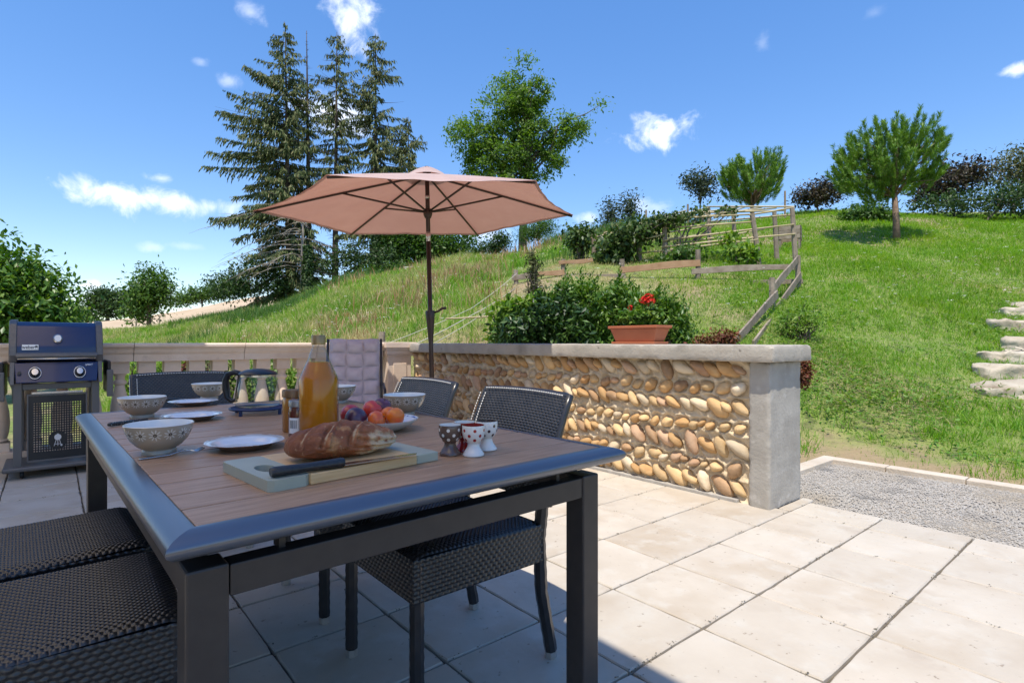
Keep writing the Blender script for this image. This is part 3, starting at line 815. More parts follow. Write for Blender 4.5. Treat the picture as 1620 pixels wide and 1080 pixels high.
# ------------------------------------------------------------------ parasol
def fabric_mat():
    m = bpy.data.materials.new('parasol_fabric'); m.use_nodes = True; t = m.node_tree; L = t.links; b = t.nodes['Principled BSDF']
    co = N(t, 'ShaderNodeTexCoord'); c = noise_color(t, co.outputs['Object'], (.58, .44, .41), (.67, .53, .50), 2.5)
    L.new(c, b.inputs['Base Color']); b.inputs['Roughness'].default_value = .85; b.inputs['Specular IOR Level'].default_value = .15
    tr = N(t, 'ShaderNodeBsdfTranslucent'); tr.inputs[0].default_value = (.36, .155, .105, 1); ms = N(t, 'ShaderNodeMixShader'); ms.inputs[0].default_value = .40
    L.new(b.outputs[0], ms.inputs[1]); L.new(tr.outputs[0], ms.inputs[2]); L.new(ms.outputs[0], t.nodes['Material Output'].inputs[0])
    return m


FAB = fabric_mat(); POLE = mat('brown_metal_pole', (.055, .038, .032), rough=.38, metal=.5); ALU = mat('bare_aluminium', (.6, .58, .56), rough=.3, metal=.9)
PD = 4.7
pb = wp(686, HZ, PD); pt = wp(675.5, HZ, PD + .02)
par = thing('parasol', 'brown pink hexagonal garden parasol open on a dark cranked pole', 'parasol', (pb.x, pb.y, 0))
off = Vector((pt.x - pb.x, pt.y - pb.y, 0))
axis_at = lambda z: Vector((off.x * z / 2.4, off.y * z / 2.4, z))
cdir = Vector((FWD[0], FWD[1], 0)); rdir = Vector((RGT[0], RGT[1], 0))
lean = axis_at(2.45)
RIM, APX, RAD = 2.095, 2.435, 1.35
hexa = []
for k in range(6):
    a = R(60 * k + 13)
    hexa.append(lean + (rdir * math.cos(a) + cdir * math.sin(a)) * RAD + Vector((0, 0, RIM - 2.45 + .067 * math.cos(a - R(50)))) + rdir * -.03)
apex = lean + Vector((0, 0, APX - 2.45))


def canopy_pt(k, s_, t):
    """s 0 apex .. 1 rim, t 0..1 between two ribs"""
    a, b_ = hexa[k], hexa[(k + 1) % 6]
    ra = apex.lerp(a, s_) + Vector((0, 0, .004 * math.sin(math.pi * s_))); rb = apex.lerp(b_, s_) + Vector((0, 0, .004 * math.sin(math.pi * s_)))
    p = ra.lerp(rb, t); sag = 4 * t * (1 - t)
    p = p + (apex - p) * (.05 * sag * s_ ** 3); p.z -= .022 * sag * s_ ** 2; p.z += .003 * s_ * (math.sin(31 * t + 2 * k) * math.sin(math.pi * t) + .7 * math.sin(14 * t + 5 * s_ + k) * math.sin(math.pi * t))
    return p


for k in range(6):
    mb = MB(); mb.grid(lambda u, v: tuple(canopy_pt(k, .10 + .90 * v, u)), 36, 18); pn = mb.build('canopy_panel', FAB, par, smooth=True); mb = MB(); mb.grid(lambda u, v: tuple(canopy_pt(k, .972 + .028 * v, u) - Vector((0, 0, .0025))), 36, 1); mb.build('hem', FAB, pn, smooth=True)
mb = MB()
for k in range(6): mb.grid(lambda u, v: tuple(canopy_pt(k, .16 * v, u) + Vector((0, 0, .045 + .015 * math.sin(math.pi * u) - .045 * v * v))), 8, 5)
mb.build('vent_cap', FAB, par, smooth=True)
for k in range(6):
    MB().tube([canopy_pt(k, s_, 0) + Vector((0, 0, -.018)) for s_ in (.03, .2, .4, .6, .8, .99)], .0095, 6).build('rib', POLE, par, smooth=True)
    hub = axis_at(2.10); q = canopy_pt(k, .50, 0) + Vector((0, 0, -.02))
    MB().tube([hub, q], .0085, 6).build('strut', POLE, par, smooth=True)
MB().tube([axis_at(.05), axis_at(1.85)], .0195, 14).build('lower_pole', POLE, par, smooth=True)
MB().tube([axis_at(1.851), axis_at(1.93)], .0205, 14).build('tilt_collar', ALU, par, smooth=True)
MB().tube([axis_at(1.931), axis_at(2.49)], .0185, 14).build('upper_pole', POLE, par, smooth=True)
MB().tube([axis_at(2.05), axis_at(2.08), axis_at(2.12), axis_at(2.13)], [.026, .038, .038, .026], 14).build('runner_hub', POLE, par, smooth=True)
MB().tube([axis_at(2.40), axis_at(2.45)], .036, 14).build('top_hub', POLE, par, smooth=True)
cr = MB().tube([axis_at(1.0), axis_at(1.08), axis_at(1.19), axis_at(1.25), axis_at(1.262)], [.021, .026, .036, .041, .036], 16).build('crank_housing', POLE, par, smooth=40)
c0 = axis_at(1.245); MB().tube([c0 + rdir * .03, c0 + rdir * .07 + Vector((0, 0, .012)), c0 + rdir * .10 + Vector((0, 0, .035)), c0 + rdir * .135 + Vector((0, 0, .04))], [.009, .009, .011, .012], 8).build('crank_handle', POLE, cr, smooth=True)
MB().tube([axis_at(2.215) - cdir * .02, axis_at(2.235) - cdir * .03], .018, 8).build('cord_knob', ALU, par, smooth=True)
MB().lathe([(.25, .0), (.25, .05), (.22, .075), (.06, .09), (.04, .11), (.04, .32), (.03, .33), (.021, .331)], 32).build('base', FR2, par, smooth=40)

# ------------------------------------------------------------------ gas barbecue
NAVY = mat('navy_enamel', (.008, .020, .085), rough=.2, spec=.5, coat=.2); GRY = mat('grey_cast_metal', (.11, .105, .105), (.13, .125, .12), 40, rough=.42, metal=.4)
BLK = mat('black_plastic', (.012, .012, .014), rough=.4); STEEL = mat('brushed_steel', (.62, .60, .57), rough=.25, metal=1); CART = mat('cart_grey', (.125, .12, .118), rough=.45, metal=.3)
WHITE = mat('white_print', (.80, .80, .80), rough=.5)
bq = wp(91, HZ, 4.35)
bbq = thing('gas_barbecue', 'navy lidded gas barbecue on a grey cart in the corner of the balustrade', 'barbecue', (bq.x, bq.y, 0), R(0)); bbq.scale = (.78, 1, 1)
# local: front faces -Y, x to the right
W = .345


def lid(u, v):
    """v 0 front lower edge .. 1 back lower edge over the top"""
    pr = [(-.25, .86), (-.262, .90), (-.255, .965), (-.225, 1.05), (-.19, 1.115), (-.14, 1.145), (0, 1.15), (.16, 1.14), (.23, 1.08), (.25, .86)]
    s_ = v * (len(pr) - 1); j = min(int(s_), len(pr) - 2); f = s_ - j
    return (-W + .045 + u * (2 * W - .09), pr[j][0] + (pr[j + 1][0] - pr[j][0]) * f, pr[j][1] + (pr[j + 1][1] - pr[j][1]) * f)


mb = MB(); mb.grid(lid, 2, 36); lidm = mb.build('lid', NAVY, bbq, smooth=50)
for s_ in (-1, 1):
    e = MB(); pr = [(-.262, .845), (-.285, .90), (-.272, .965), (-.235, 1.06), (-.195, 1.128), (-.14, 1.158), (0, 1.165), (.17, 1.15), (.24, 1.08), (.26, .845)]; k = len(pr)
    x0, x1 = s_ * (W - .05), s_ * (W + .005)
    e.add([(x, a, b_) for x in (x0, x1) for a, b_ in pr], [(i, (i + 1) % k, (i + 1) % k + k, i + k) for i in range(k)] + [tuple(range(k)), tuple(range(2 * k - 1, k - 1, -1))]); e.build('end_cap', GRY, lidm, bevel=.006)
hb = MB(); hb.grid(lambda u, v: (-.30 + .60 * u, -.285 - .022 * math.sin(math.pi * v) - .012 * math.sin(math.pi * u), .868 + .05 * v), 14, 8); hb.build('handle', GRY, lidm, smooth=True)
MB().tube([(-.29, -.302, .876), (0, -.313, .872), (.29, -.302, .876)], .006, 8).build('handle_trim', STEEL, lidm, smooth=True)
th = MB(); M_ = Matrix.Rotation(R(70), 4, 'X'); th.lathe([(.034, 0), (.034, .006), (.028, .011), (.026, .009), (0, .009)], 24); th.v = [tuple(M_ @ Vector(v) + Vector((0, -.247, 1.02))) for v in th.v]; th.build('thermometer', STEEL, lidm, smooth=40)
th = MB(); th.lathe([(.0255, .0098), (0, .0102)], 24); th.v = [tuple(M_ @ Vector(v) + Vector((0, -.247, 1.02))) for v in th.v]; th.build('dial', WHITE, lidm)
Mb = Matrix.Translation((-.20, -.262, .957)) @ Matrix.Rotation(R(79), 4, 'X')
bd = MB(); bd.box((0, 0, 0), (.118, .040, .004)); bd.v = [tuple(Mb @ Vector(v)) for v in bd.v]; badge = bd.build('badge', WHITE, lidm, bevel=.0018)
bd = MB(); bd.box((0, 0, .0022), (.110, .033, .002)); bd.v = [tuple(Mb @ Vector(v)) for v in bd.v]; bd.build('badge_field', BLK, badge) if False else None
tm = text_mesh('weber', .036, BLK, .0006); o = link('lettering', tm, lidm); o.matrix_local = Mb @ Matrix.Translation((-.012, .0, .0026))
kt = MB(); kt.lathe([(0, -.004), (.009, -.002), (.011, .003), (.009, .008), (0, .011)], 16); kt.v = [(x, z, y * .08) for x, y, z in kt.v]
for a in (-.006, .006): kt.box((a, -.009, 0), (.002, .012, .001))
kt.v = [tuple(Mb @ (Vector(v) + Vector((.044, .002, .003)))) for v in kt.v]; kt.build('kettle_emblem', BLK, lidm)
MB().box((0, 0, .80), (2 * W - .03, .46, .10)).build('firebox', BLK, bbq, bevel=.01)
cp = MB(); cp.add([(-W + .03, -.27, .845), (W - .03, -.27, .845), (W - .045, -.325, .70), (-W + .045, -.325, .70), (-W + .03, -.2, .845), (W - .03, -.2, .845), (W - .045, -.2, .69), (-W + .045, -.2, .69)],
                  [(0, 3, 2, 1), (0, 1, 5, 4), (3, 7, 6, 2), (0, 4, 7, 3), (1, 2, 6, 5), (4, 5, 6, 7)]); pan = cp.build('control_panel', NAVY, bbq, bevel=.006)
for s_ in (-1, 1):
    e = MB(); x = s_ * (W - .02); e.add([(x - .018, -.275, .85), (x + .018, -.275, .85), (x + .014, -.335, .69), (x - .016, -.335, .69), (x - .018, .2, .85), (x + .018, .2, .85), (x + .014, .2, .69), (x - .016, .2, .69)],
                                        [(0, 3, 2, 1), (0, 1, 5, 4), (3, 7, 6, 2), (0, 4, 7, 3), (1, 2, 6, 5), (4, 5, 6, 7)]); e.build('panel_end', CART, bbq, bevel=.004)
Mp = Matrix.Rotation(R(69), 4, 'X')
for x in (-.165, .165):
    k = MB(); k.lathe([(.045, 0), (.045, .004), (.041, .006), (.030, .006), (.028, .03), (.022, .034), (0, .034)], 28); k.v = [tuple(Mp @ Vector(v) + Vector((x, -.305, .768))) for v in k.v]; kn = k.build('knob', BLK, bbq, smooth=40)
    k = MB(); k.lathe([(.046, .003), (.048, .006), (.046, .008), (.042, .007)], 28); k.v = [tuple(Mp @ Vector(v) + Vector((x, -.305, .768))) for v in k.v]; k.build('knob_ring', STEEL, kn, smooth=True)
    k = MB(); k.lathe([(.024, .0342), (.024, .0365), (0, .037)], 24); k.v = [tuple(Mp @ Vector(v) + Vector((x, -.305, .768))) for v in k.v]; k.build('knob_face', STEEL, kn, smooth=40)
k = MB(); k.lathe([(.014, 0), (.014, .012), (0, .013)], 16); k.v = [tuple(Mp @ Vector(v) + Vector((-.275, -.302, .768))) for v in k.v]; k.build('igniter', BLK, bbq, smooth=40)
tm = text_mesh('SPIRIT', .022, STEEL, .0005, .25); o = link('lettering', tm, bbq); o.matrix_local = Matrix.Translation((.235, -.2895, .822)) @ Matrix.Rotation(R(69), 4, 'X')
for x in (-W + .055, W - .055):
    for y in (-.24, .19): MB().box((x, y, .395), (.062, .05, .61)).build('cart_post', CART, bbq, bevel=.004)
MB().box((0, -.235, .668), (2 * W - .17, .035, .045)).build('cross_rail', CART, bbq, bevel=.004)
sh = MB(); sh.box((0, -.02, .078), (2 * W + .10, .60, .035)); sh.build('bottom_shelf', CART, bbq, bevel=.012)


def perf():
    m = bpy.data.materials.new('perforated_black_panel'); m.use_nodes = True; t = m.node_tree; L = t.links; E.tree = t
    b = t.nodes['Principled BSDF']; b.inputs['Base Color'].default_value = (.012, .012, .013, 1); b.inputs['Roughness'].default_value = .45
    co = N(t, 'ShaderNodeTexCoord'); sp = N(t, 'ShaderNodeSeparateXYZ'); L.new(co.outputs['Object'], sp.inputs[0]); x, z = E(sp.outputs[0]), E(sp.outputs[2])
    fx = (x / .019 + 100.5).fract() - .5; fz = (z / .0175 + 100.5).fract() - .5
    hole = (fx.abs().max(fz.abs())).lt(.27) * x.abs().lt(.185) * (z - .365).abs().lt(.185) * (1 - (x.sq() + (z - .265).sq()).lt(.0049))
    tr = N(t, 'ShaderNodeBsdfTransparent'); ms = N(t, 'ShaderNodeMixShader'); L.new(hole.s, ms.inputs[0]); L.new(b.outputs[0], ms.inputs[1]); L.new(tr.outputs[0], ms.inputs[2]); L.new(ms.outputs[0], t.nodes['Material Output'].inputs[0])
    return m


door = MB().grid(lambda u, v: (-.215 + .43 * u, -.262 - .012 * math.sin(math.pi * u), .13 + .47 * v), 8, 2).build('door_panel', perf(), bbq, smooth=True)
fr = MB(); fr.bar((-.218, -.264, .12), (-.218, -.264, .605), .014, .012); fr.bar((.218, -.264, .12), (.218, -.264, .605), .014, .012); fr.bar((-.225, -.266, .607), (.225, -.266, .607), .014, .012); fr.bar((-.225, -.266, .122), (.225, -.266, .122), .014, .012); fr.build('door_frame', CART, door, bevel=.002)
MB().bar((-.19, -.275, .62), (.19, -.275, .62), .012, .016).build('door_handle', STEEL, door, bevel=.003)
em = MB(); yy = -.2775; circ = [(.026 * math.cos(a), yy, .285 + .02 * math.sin(a) + (.004 if math.sin(a) > 0 else 0)) for a in np.linspace(0, 2 * math.pi, 24, endpoint=False)]
em.add(circ + [(x, yy + .001, z) for x, _, z in circ], [tuple(range(24)), tuple(range(47, 23, -1))] + [(i, (i + 1) % 24, (i + 1) % 24 + 24, i + 24) for i in range(24)])
for (x0, x1) in ((-.012, -.028), (.012, .026), (0, .0)): em.bar((x0, yy, .268), (x1, yy, .222), .002, .004)
em.bar((-.022, yy, .236), (.022, yy, .236), .002, .003); em.box((0, yy, .31), (.012, .0016, .006)); em.ell((.027, yy, .226), (.008, .001, .008), 10, 6); em.build('kettle_emblem', mat('grey_print', (.6, .6, .6), rough=.5), door)
for s_ in (-1, 1):                                 # folded side tables
    st_ = MB().box((s_ * (W + .055), -.02, .72), (.03, .50, .26)).build('side_table', BLK, bbq, bevel=.012)
    MB().box((s_ * (W + .06), -.278, .675), (.055, .016, .21)).build('tool_holder', CART, st_, bevel=.008)
for x in (-.26, .30):
    for y in (-.24, .2):
        w_ = MB(); w_.lathe([(.0, -.014), (.028, -.014), (.032, -.008), (.032, .008), (.028, .014), (0, .014)], 20); w_.v = [(z_ + x, a + y, b_ + .033) for a, b_, z_ in w_.v]; w_.build('caster', BLK, bbq, smooth=40)

# ================================================================== BREAKFAST THINGS
ZT = TZ - .0012


def print_mat(name, base, kind, n_, z0, cell, col, col2=None, rough=.25, rowz=None, inside=None):
    """glazed ware with a flat print: flowers or dots spaced round the pot"""
    m = bpy.data.materials.new(name); m.use_nodes = True; t = m.node_tree; L = t.links; E.tree = t
    b = t.nodes['Principled BSDF']; b.inputs['Roughness'].default_value = rough; b.inputs['Coat Weight'].default_value = .3
    co = N(t, 'ShaderNodeTexCoord'); sp = N(t, 'ShaderNodeSeparateXYZ'); L.new(co.outputs['Object'], sp.inputs[0])
    x, y, z = E(sp.outputs[0]), E(sp.outputs[1]), E(sp.outputs[2])
    rad = (x.sq() + y.sq()).sqrt(); th = y.atan2(x) / (2 * math.pi) * n_ + 50.0
    def motif(off, zc):
        a = ((th + off).fract() - .5) / n_ * (2 * math.pi) * rad / cell; h = (z - zc) / cell
        q = (a.sq() + h.sq()).sqrt()
        if kind == 'dot': return q.lt(.5), None
        pet = ((h.atan2(a)) * 9.0).cos()
        return q.lt(.33 + pet * .17) * q.gt(.17) * (pet + .1).gt(0), q.lt(.13) * q.gt(.05)
    tot = None; eye = None
    for off, zc in (rowz or [(0, z0)]):
        a, e = motif(off, zc); tot = a if tot is None else tot.max(a)
        if e is not None: eye = e
    c = base
    mx = N(t, 'ShaderNodeMix', data_type='RGBA'); L.new(tot.s, mx.inputs[0]); mx.inputs[7].default_value = (*col, 1)
    if col2 is not None: mx.inputs[6].default_value = (*base, 1)
    else: mx.inputs[6].default_value = (*base, 1)
    out = mx.outputs[2]
    if eye is not None:
        m2 = N(t, 'ShaderNodeMix', data_type='RGBA'); L.new(eye.s, m2.inputs[0]); L.new(out, m2.inputs[6]); m2.inputs[7].default_value = (.05, .04, .035, 1); out = m2.outputs[2]
    L.new(out, b.inputs['Base Color']); return m


TAUPE = print_mat('taupe_glaze_daisies', (.385, .315, .235), 'flower', 14, .056, .030, (.62, .57, .50)); CREAM = mat('white_glaze', (.74, .72, .68), rough=.2, coat=.3)
bowl_out = [(0, .004), (.030, .004), (.034, 0), (.040, .0), (.040, .008), (.037, .012), (.052, .022), (.066, .038), (.075, .056), (.0795, .072), (.0805, .0772)]
bowl_in = [(.0805, .0772), (.079, .0785), (.077, .0765), (.073, .058), (.063, .040), (.048, .026), (.03, .018), (0, .016)]


def bowl(p, sc, rot, label):
    t = thing('bowl', label, 'bowl', (p.x, p.y, ZT), rot, 'taupe breakfast bowls with daisies')
    MB().lathe(bowl_out, 48).build('bowl_body', TAUPE, t, smooth=50); MB().lathe(bowl_in, 48).build('bowl_inside', CREAM, t, smooth=50)
    t.scale = (sc, sc, sc); return t


bowl(gp(252, 716, TZ), .89, .2, 'taupe bowl with white daisies nearest the viewer, a fork lying at its foot')
bowl(gp(225, 660, TZ), .90, 1.4, 'taupe daisy bowl in front of the barbecue side of the table, behind the nearest bowl')
bowl(gp(331, 631, TZ), .90, .9, 'taupe daisy bowl touching the black handle of the glass coffee pot')
bowl(gp(535, 637, TZ), .92, 2.2, 'taupe daisy bowl at the far end, half hidden by the juice bottle')
bowl(gp(640, 656, TZ), .93, .5, 'taupe daisy bowl behind the plate of fruit')

PLATE = mat('pale_blue_white_plate', (.66, .67, .70), (.72, .72, .74), 14, .18, coat=.3); PRIM = mat('rust_rim', (.42, .26, .19), (.66, .66, .68), 22, .2, lo=.45, hi=.55); PUND = mat('brown_plate_base', (.30, .22, .17), rough=.35)


def plate(p, sc, label):
    t = thing('plate', label, 'plate', (p.x, p.y, ZT), 0, 'white dessert plates')
    MB().lathe([(0, .0045), (.055, .0045), (.062, .007), (.070, .0135), (.0935, .0195), (.0945, .019)], 56).build('plate_face', PLATE, t, smooth=60)
    MB().lathe([(.0935, .0197), (.0975, .0206), (.0990, .0200), (.0965, .0185), (.0938, .0186)], 56).build('plate_rim', PRIM, t, smooth=60)
    MB().lathe([(.0945, .0178), (.074, .011), (.060, .001), (.054, 0), (0, .001)], 56).build('plate_base', PUND, t, smooth=60)
    t.scale = (sc,) * 3; return t


plate(gp(388, 708, TZ), .91, 'white dessert plate nearest the viewer beside the cutting board')
plate(gp(304, 664, TZ), .92, 'white dessert plate behind the nearest taupe bowl')
plate(gp(306, 641, TZ), .92, 'white dessert plate farthest from the viewer, in front of the coffee pot')

CUT = mat('cutlery_steel', (.55, .54, .53), rough=.22, metal=1); BLKH = mat('black_handle', (.014, .014, .016), (.03, .03, .03), 160, rough=.38); DOTH = mat('speckled_handle', (.02, .02, .02), (.5, .48, .42), 260, rough=.35, lo=.6, hi=.62)
a, b_ = gp(220, 728, TZ), gp(322, 714, TZ)
fk = thing('fork', 'steel fork lying at the foot of the nearest taupe bowl', 'fork', (a.x, a.y, ZT), math.atan2(b_.y - a.y, b_.x - a.x)); ln = (b_ - a).length
h = MB(); h.bar((0, 0, .0025), (ln * .45, 0, .003), .009, .003); h.bar((ln * .449, 0, .003), (ln * .68, 0, .010), .006, .003); h.bar((ln * .68, 0, .010), (ln * .76, 0, .008), .022, .002); h.build('handle', CUT, fk, bevel=.001)
for k in range(4): MB().tube([(ln * .755, -.009 + .006 * k, .008), (ln * .88, -.009 + .006 * k, .004), (ln, -.008 + .0053 * k, .010)], .0014, 6).build('tine', CUT, fk, smooth=True)


def table_knife(p, q, hm, label, z=0.0, hl=.45):
    t = thing('table_knife', label, 'knife', (p.x, p.y, ZT), math.atan2(q.y - p.y, q.x - p.x), 'table knives'); L_ = (q - p).length
    h = MB(); h.tube([(0, 0, .0075 + z), (.008, 0, .0078 + z), (L_ * hl * .6, 0, .007 + z), (L_ * hl, 0, .006 + z)], [.0045, .0068, .0062, .005], 10); h.build('handle', hm, t, smooth=True)
    MB().add([(L_ * hl, -.001, .004 + z), (L_ * hl, .001, .004 + z), (L_ * hl, .009, .005 + z), (L_ * hl, -.009, .005 + z), (L_, .002, .0035 + z), (L_ * .95, -.009, .0035 + z), (L_ * .95, .009, .0045 + z)], [(3, 0, 5), (0, 4, 5), (0, 1, 6, 4), (1, 2, 6)]).bar((L_ * hl, 0, .005 + z), (L_ * .96, 0, .004 + z), .015, .0014).build('blade', CUT, t)
    return t


table_knife(gp(171, 676, TZ), gp(288, 659, TZ), DOTH, 'table knife with speckled black handle pointing behind the nearest bowl', 0, .5)
table_knife(gp(262, 638, TZ), gp(322, 634, TZ), BLKH, 'table knife with plain black handle behind the second bowl', .006, .55)

# juice bottle
GLASS = None


def glass_mat(name, col=(1, 1, 1), rough=.0, ior=1.45):
    m = bpy.data.materials.new(name); m.use_nodes = True; t = m.node_tree; L = t.links; b = t.nodes['Principled BSDF']
    b.inputs['Base Color'].default_value = (*col, 1); b.inputs['Transmission Weight'].default_value = 1; b.inputs['Roughness'].default_value = rough; b.inputs['IOR'].default_value = ior
    return m


def thin_glass(name, tint=(.88, .91, .90)):
    m = bpy.data.materials.new(name); m.use_nodes = True; t = m.node_tree; L = t.links
    tr = N(t, 'ShaderNodeBsdfTransparent'); tr.inputs[0].default_value = (*tint, 1); gl = N(t, 'ShaderNodeBsdfGlossy'); gl.inputs['Roughness'].default_value = .03
    fr = N(t, 'ShaderNodeLayerWeight', i_Blend=.5); E.tree = t; f = E(fr.outputs['Facing']); f = f.sq() * f * .75 + .03; ms = N(t, 'ShaderNodeMixShader'); L.new(f.s, ms.inputs[0]); L.new(tr.outputs[0], ms.inputs[1]); L.new(gl.outputs[0], ms.inputs[2])
    L.new(ms.outputs[0], t.nodes['Material Output'].inputs[0]); return m


THIN = thin_glass('clear_glass')
def juice_mat():
    m = bpy.data.materials.new('apple_juice'); m.use_nodes = True; t = m.node_tree; L = t.links; b = t.nodes['Principled BSDF']
    co = N(t, 'ShaderNodeTexCoord'); sp = N(t, 'ShaderNodeSeparateXYZ'); L.new(co.outputs['Object'], sp.inputs[0])
    b.inputs['Base Color'].default_value = (.78, .27, .010, 1); b.inputs['Roughness'].default_value = .12
    b.inputs['Subsurface Weight'].default_value = 0.0; b.inputs['Transmission Weight'].default_value = .35; b.inputs['IOR'].default_value = 1.33
    return m


bt = gp(504, 692, TZ); bott = thing('juice_bottle', 'tall glass bottle of cloudy golden apple juice with bronze cap', 'bottle', (bt.x, bt.y, ZT))
RB = .0525
gl = [(0, .003), (RB - .008, .0), (RB - .002, .004), (RB, .012), (RB, .156), (RB - .003, .166), (RB - .012, .186), (RB - .024, .212), (.0205, .236), (.0165, .246), (.0155, .262)]
MB().lathe(gl, 48).build('glass', THIN, bott, smooth=50)
MB().lathe([(0, .005), (RB - .006, .006), (RB - .0028, .014), (RB - .0028, .156), (RB - .006, .167), (RB - .0155, .187), (RB - .0238, .206), (0, .2062)], 48).build('juice', juice_mat(), bott, smooth=50)
MB().lathe([(.0165, .252), (.0185, .252), (.0185, .276), (.017, .2785), (0, .279)], 32).build('cap', mat('bronze_cap', (.33, .22, .10), rough=.35, metal=.6), bott, smooth=40)

# jars
p = gp(466, 682, TZ); j = thing('honey_jar', 'amber honey jar with a brown lid beside the juice bottle', 'jar', (p.x, p.y, ZT))
MB().lathe([(0, .0), (.031, .0), (.034, .004), (.034, .085), (.031, .098), (.029, .104), (0, .104)], 36).build('jar_body', mat('amber_honey', (.30, .115, .02), (.36, .16, .03), 20, .12, coat=.6), j, smooth=40)
MB().lathe([(.0325, .100), (.0345, .101), (.0345, .118), (.033, .121), (0, .121)], 36).build('lid', mat('brown_lid', (.20, .11, .05), rough=.35, metal=.3), j, smooth=40)
p = gp(475, 690, TZ); j = thing('jam_jar', 'small dark red jam jar with a white barcode label', 'jar', (p.x - .002, p.y, ZT), R(150))
MB().lathe([(0, .0), (.026, .0), (.029, .004), (.029, .070), (.0265, .082), (.025, .086), (0, .086)], 36).build('jar_body', mat('dark_jam', (.10, .022, .012), rough=.10, coat=.6), j, smooth=40)
MB().lathe([(.027, .083), (.0285, .084), (.0285, .098), (.027, .1005), (0, .1005)], 36).build('lid', mat('silver_lid', (.30, .28, .27), rough=.35, metal=.7), j, smooth=40)
lb = MB(); lb.grid(lambda u, v: (.0294 * math.cos(R(40 + 62 * u)), .0294 * math.sin(R(40 + 62 * u)), .012 + .042 * v), 16, 1); lab = lb.build('label', WHITE, j, smooth=True)
bc = MB()
for k, (a0, w) in enumerate(((47, 2), (51, 1.2), (54, 2.6), (59, 1.2), (62, 1.2), (65, 3), (71, 1.4), (75, 2.2), (80, 1.2), (84, 2.6))):
    bc.grid(lambda u, v: (.0297 * math.cos(R(a0 + w * u)), .0297 * math.sin(R(a0 + w * u)), .026 + .022 * v), 2, 1)
bc.build('barcode', BLK, lab)

# coffee pot on its trivet
p = gp(408, 654, TZ); BLUE = mat('dark_blue_metal', (.02, .035, .10), rough=.35, metal=.3)
tv = thing('trivet', 'round dark blue metal trivet of bars under the coffee pot', 'trivet', (p.x, p.y, ZT), R(-8))
MB().tube([(.092 * math.cos(a), .092 * math.sin(a), .021) for a in np.linspace(0, 2 * math.pi, 41)], .0042, 8, caps=False).build('ring', BLUE, tv, smooth=True)
for k in range(7):
    y = -.075 + .025 * k; x = math.sqrt(.09 ** 2 - y * y); MB().tube([(-x, y, .021), (x, y, .021)], .0036, 8).build('bar', BLUE, tv, smooth=True)
for k in range(4):
    a = R(45 + 90 * k); MB().tube([(.09 * math.cos(a), .09 * math.sin(a), .02), (.09 * math.cos(a), .09 * math.sin(a), 0)], .006, 8).build('leg', BLUE, tv)
pot = thing('coffee_pot', 'glass coffee pot with black lid and black loop handle on the blue trivet', 'coffee pot', (p.x, p.y, ZT + .0265), R(-40)); pot.scale = (1, 1, .84)
MB().lathe([(0, .0), (.066, .0), (.074, .006), (.076, .02), (.075, .05), (.068, .095), (.060, .128), (.058, .135), (.061, .142)], 44).build('glass_body', THIN, pot, smooth=50)
MB().lathe([(.0585, .128), (.0605, .128), (.0605, .137), (.0585, .137)], 44).build('collar', STEEL, pot, smooth=40)
MB().lathe([(.064, .137), (.066, .141), (.058, .149), (.040, .157), (.018, .161), (0, .1615)], 40).build('lid', BLK, pot, smooth=50)
MB().tube([(-.055, 0, .138), (-.085, 0, .146), (-.108, 0, .138), (-.118, 0, .11), (-.118, 0, .07), (-.112, 0, .038), (-.096, 0, .022), (-.078, 0, .026)], [.010, .012, .012, .0115, .011, .010, .009, .008], 12).tube([(-.066, 0, .132), (-.078, 0, .03)], .007, 8).build('handle', BLK, pot, smooth=True)

# fruit
p = gp(603, 680, TZ); fp = thing('fruit_plate', 'shallow white plate holding plums, nectarines and apricots', 'plate', (p.x, p.y, ZT))
MB().lathe([(0, .006), (.05, .006), (.075, .013), (.098, .026), (.1075, .033)], 56).build('plate_face', PLATE, fp, smooth=60)
MB().lathe([(.1075, .033), (.109, .0338), (.1085, .0325), (.096, .021), (.073, .008), (.055, .0), (.05, 0), (0, .002)], 56).build('plate_base', CREAM, fp, smooth=60)
RIMB = mat('blue_rim', (.10, .14, .34), (.62, .63, .68), 40, .2, lo=.48, hi=.52)
MB().lathe([(.1015, .0293), (.1055, .0325)], 56).build('painted_rim', RIMB, fp, smooth=60)


def fruit(name, dx, dy, z, r_, cols, label, group, rot=(0, 0, 0), sq=.93):
    """position given along the view: dx to the right, dy away"""
    q = p + Vector((RGT[0] * dx + FWD[0] * dy, RGT[1] * dx + FWD[1] * dy, 0))
    m = mat(name + '_skin', cols[0], cols[1], 11 / (r_ / .03), .28, coat=.15, bump=.0002, bscale=300, extra=[(cols[2], 18, .55, .75)] if len(cols) > 2 else None)
    t = thing(name, label, 'fruit', (q.x, q.y, ZT + z), 0, group); t.rotation_euler = rot
    mb = MB(); nu, nv = 28, 20
    def sp(u, v):
        th, ph = 2 * math.pi * u, math.pi * v
        k = 1 - .07 * math.exp(-((th - math.pi) / .35) ** 2) * math.sin(ph); rr = r_ * math.sin(ph) * k
        zz = r_ * sq * math.cos(ph) - .18 * r_ * math.exp(-(ph / .38) ** 2) - .08 * r_ * math.exp(-((math.pi - ph) / .3) ** 2) * -1
        return rr * math.cos(th), rr * math.sin(th), zz
    mb.grid(sp, nu, nv); mb.build('flesh', m, t, smooth=True)
    MB().tube([(0, 0, r_ * sq * .78), (.001, 0, r_ * sq * .9), (.003, 0, r_ * sq * 1.02)], [.0013, .0012, .0016], 6).build('stalk', mat(name + '_stalk', (.12, .08, .04), rough=.8), t)


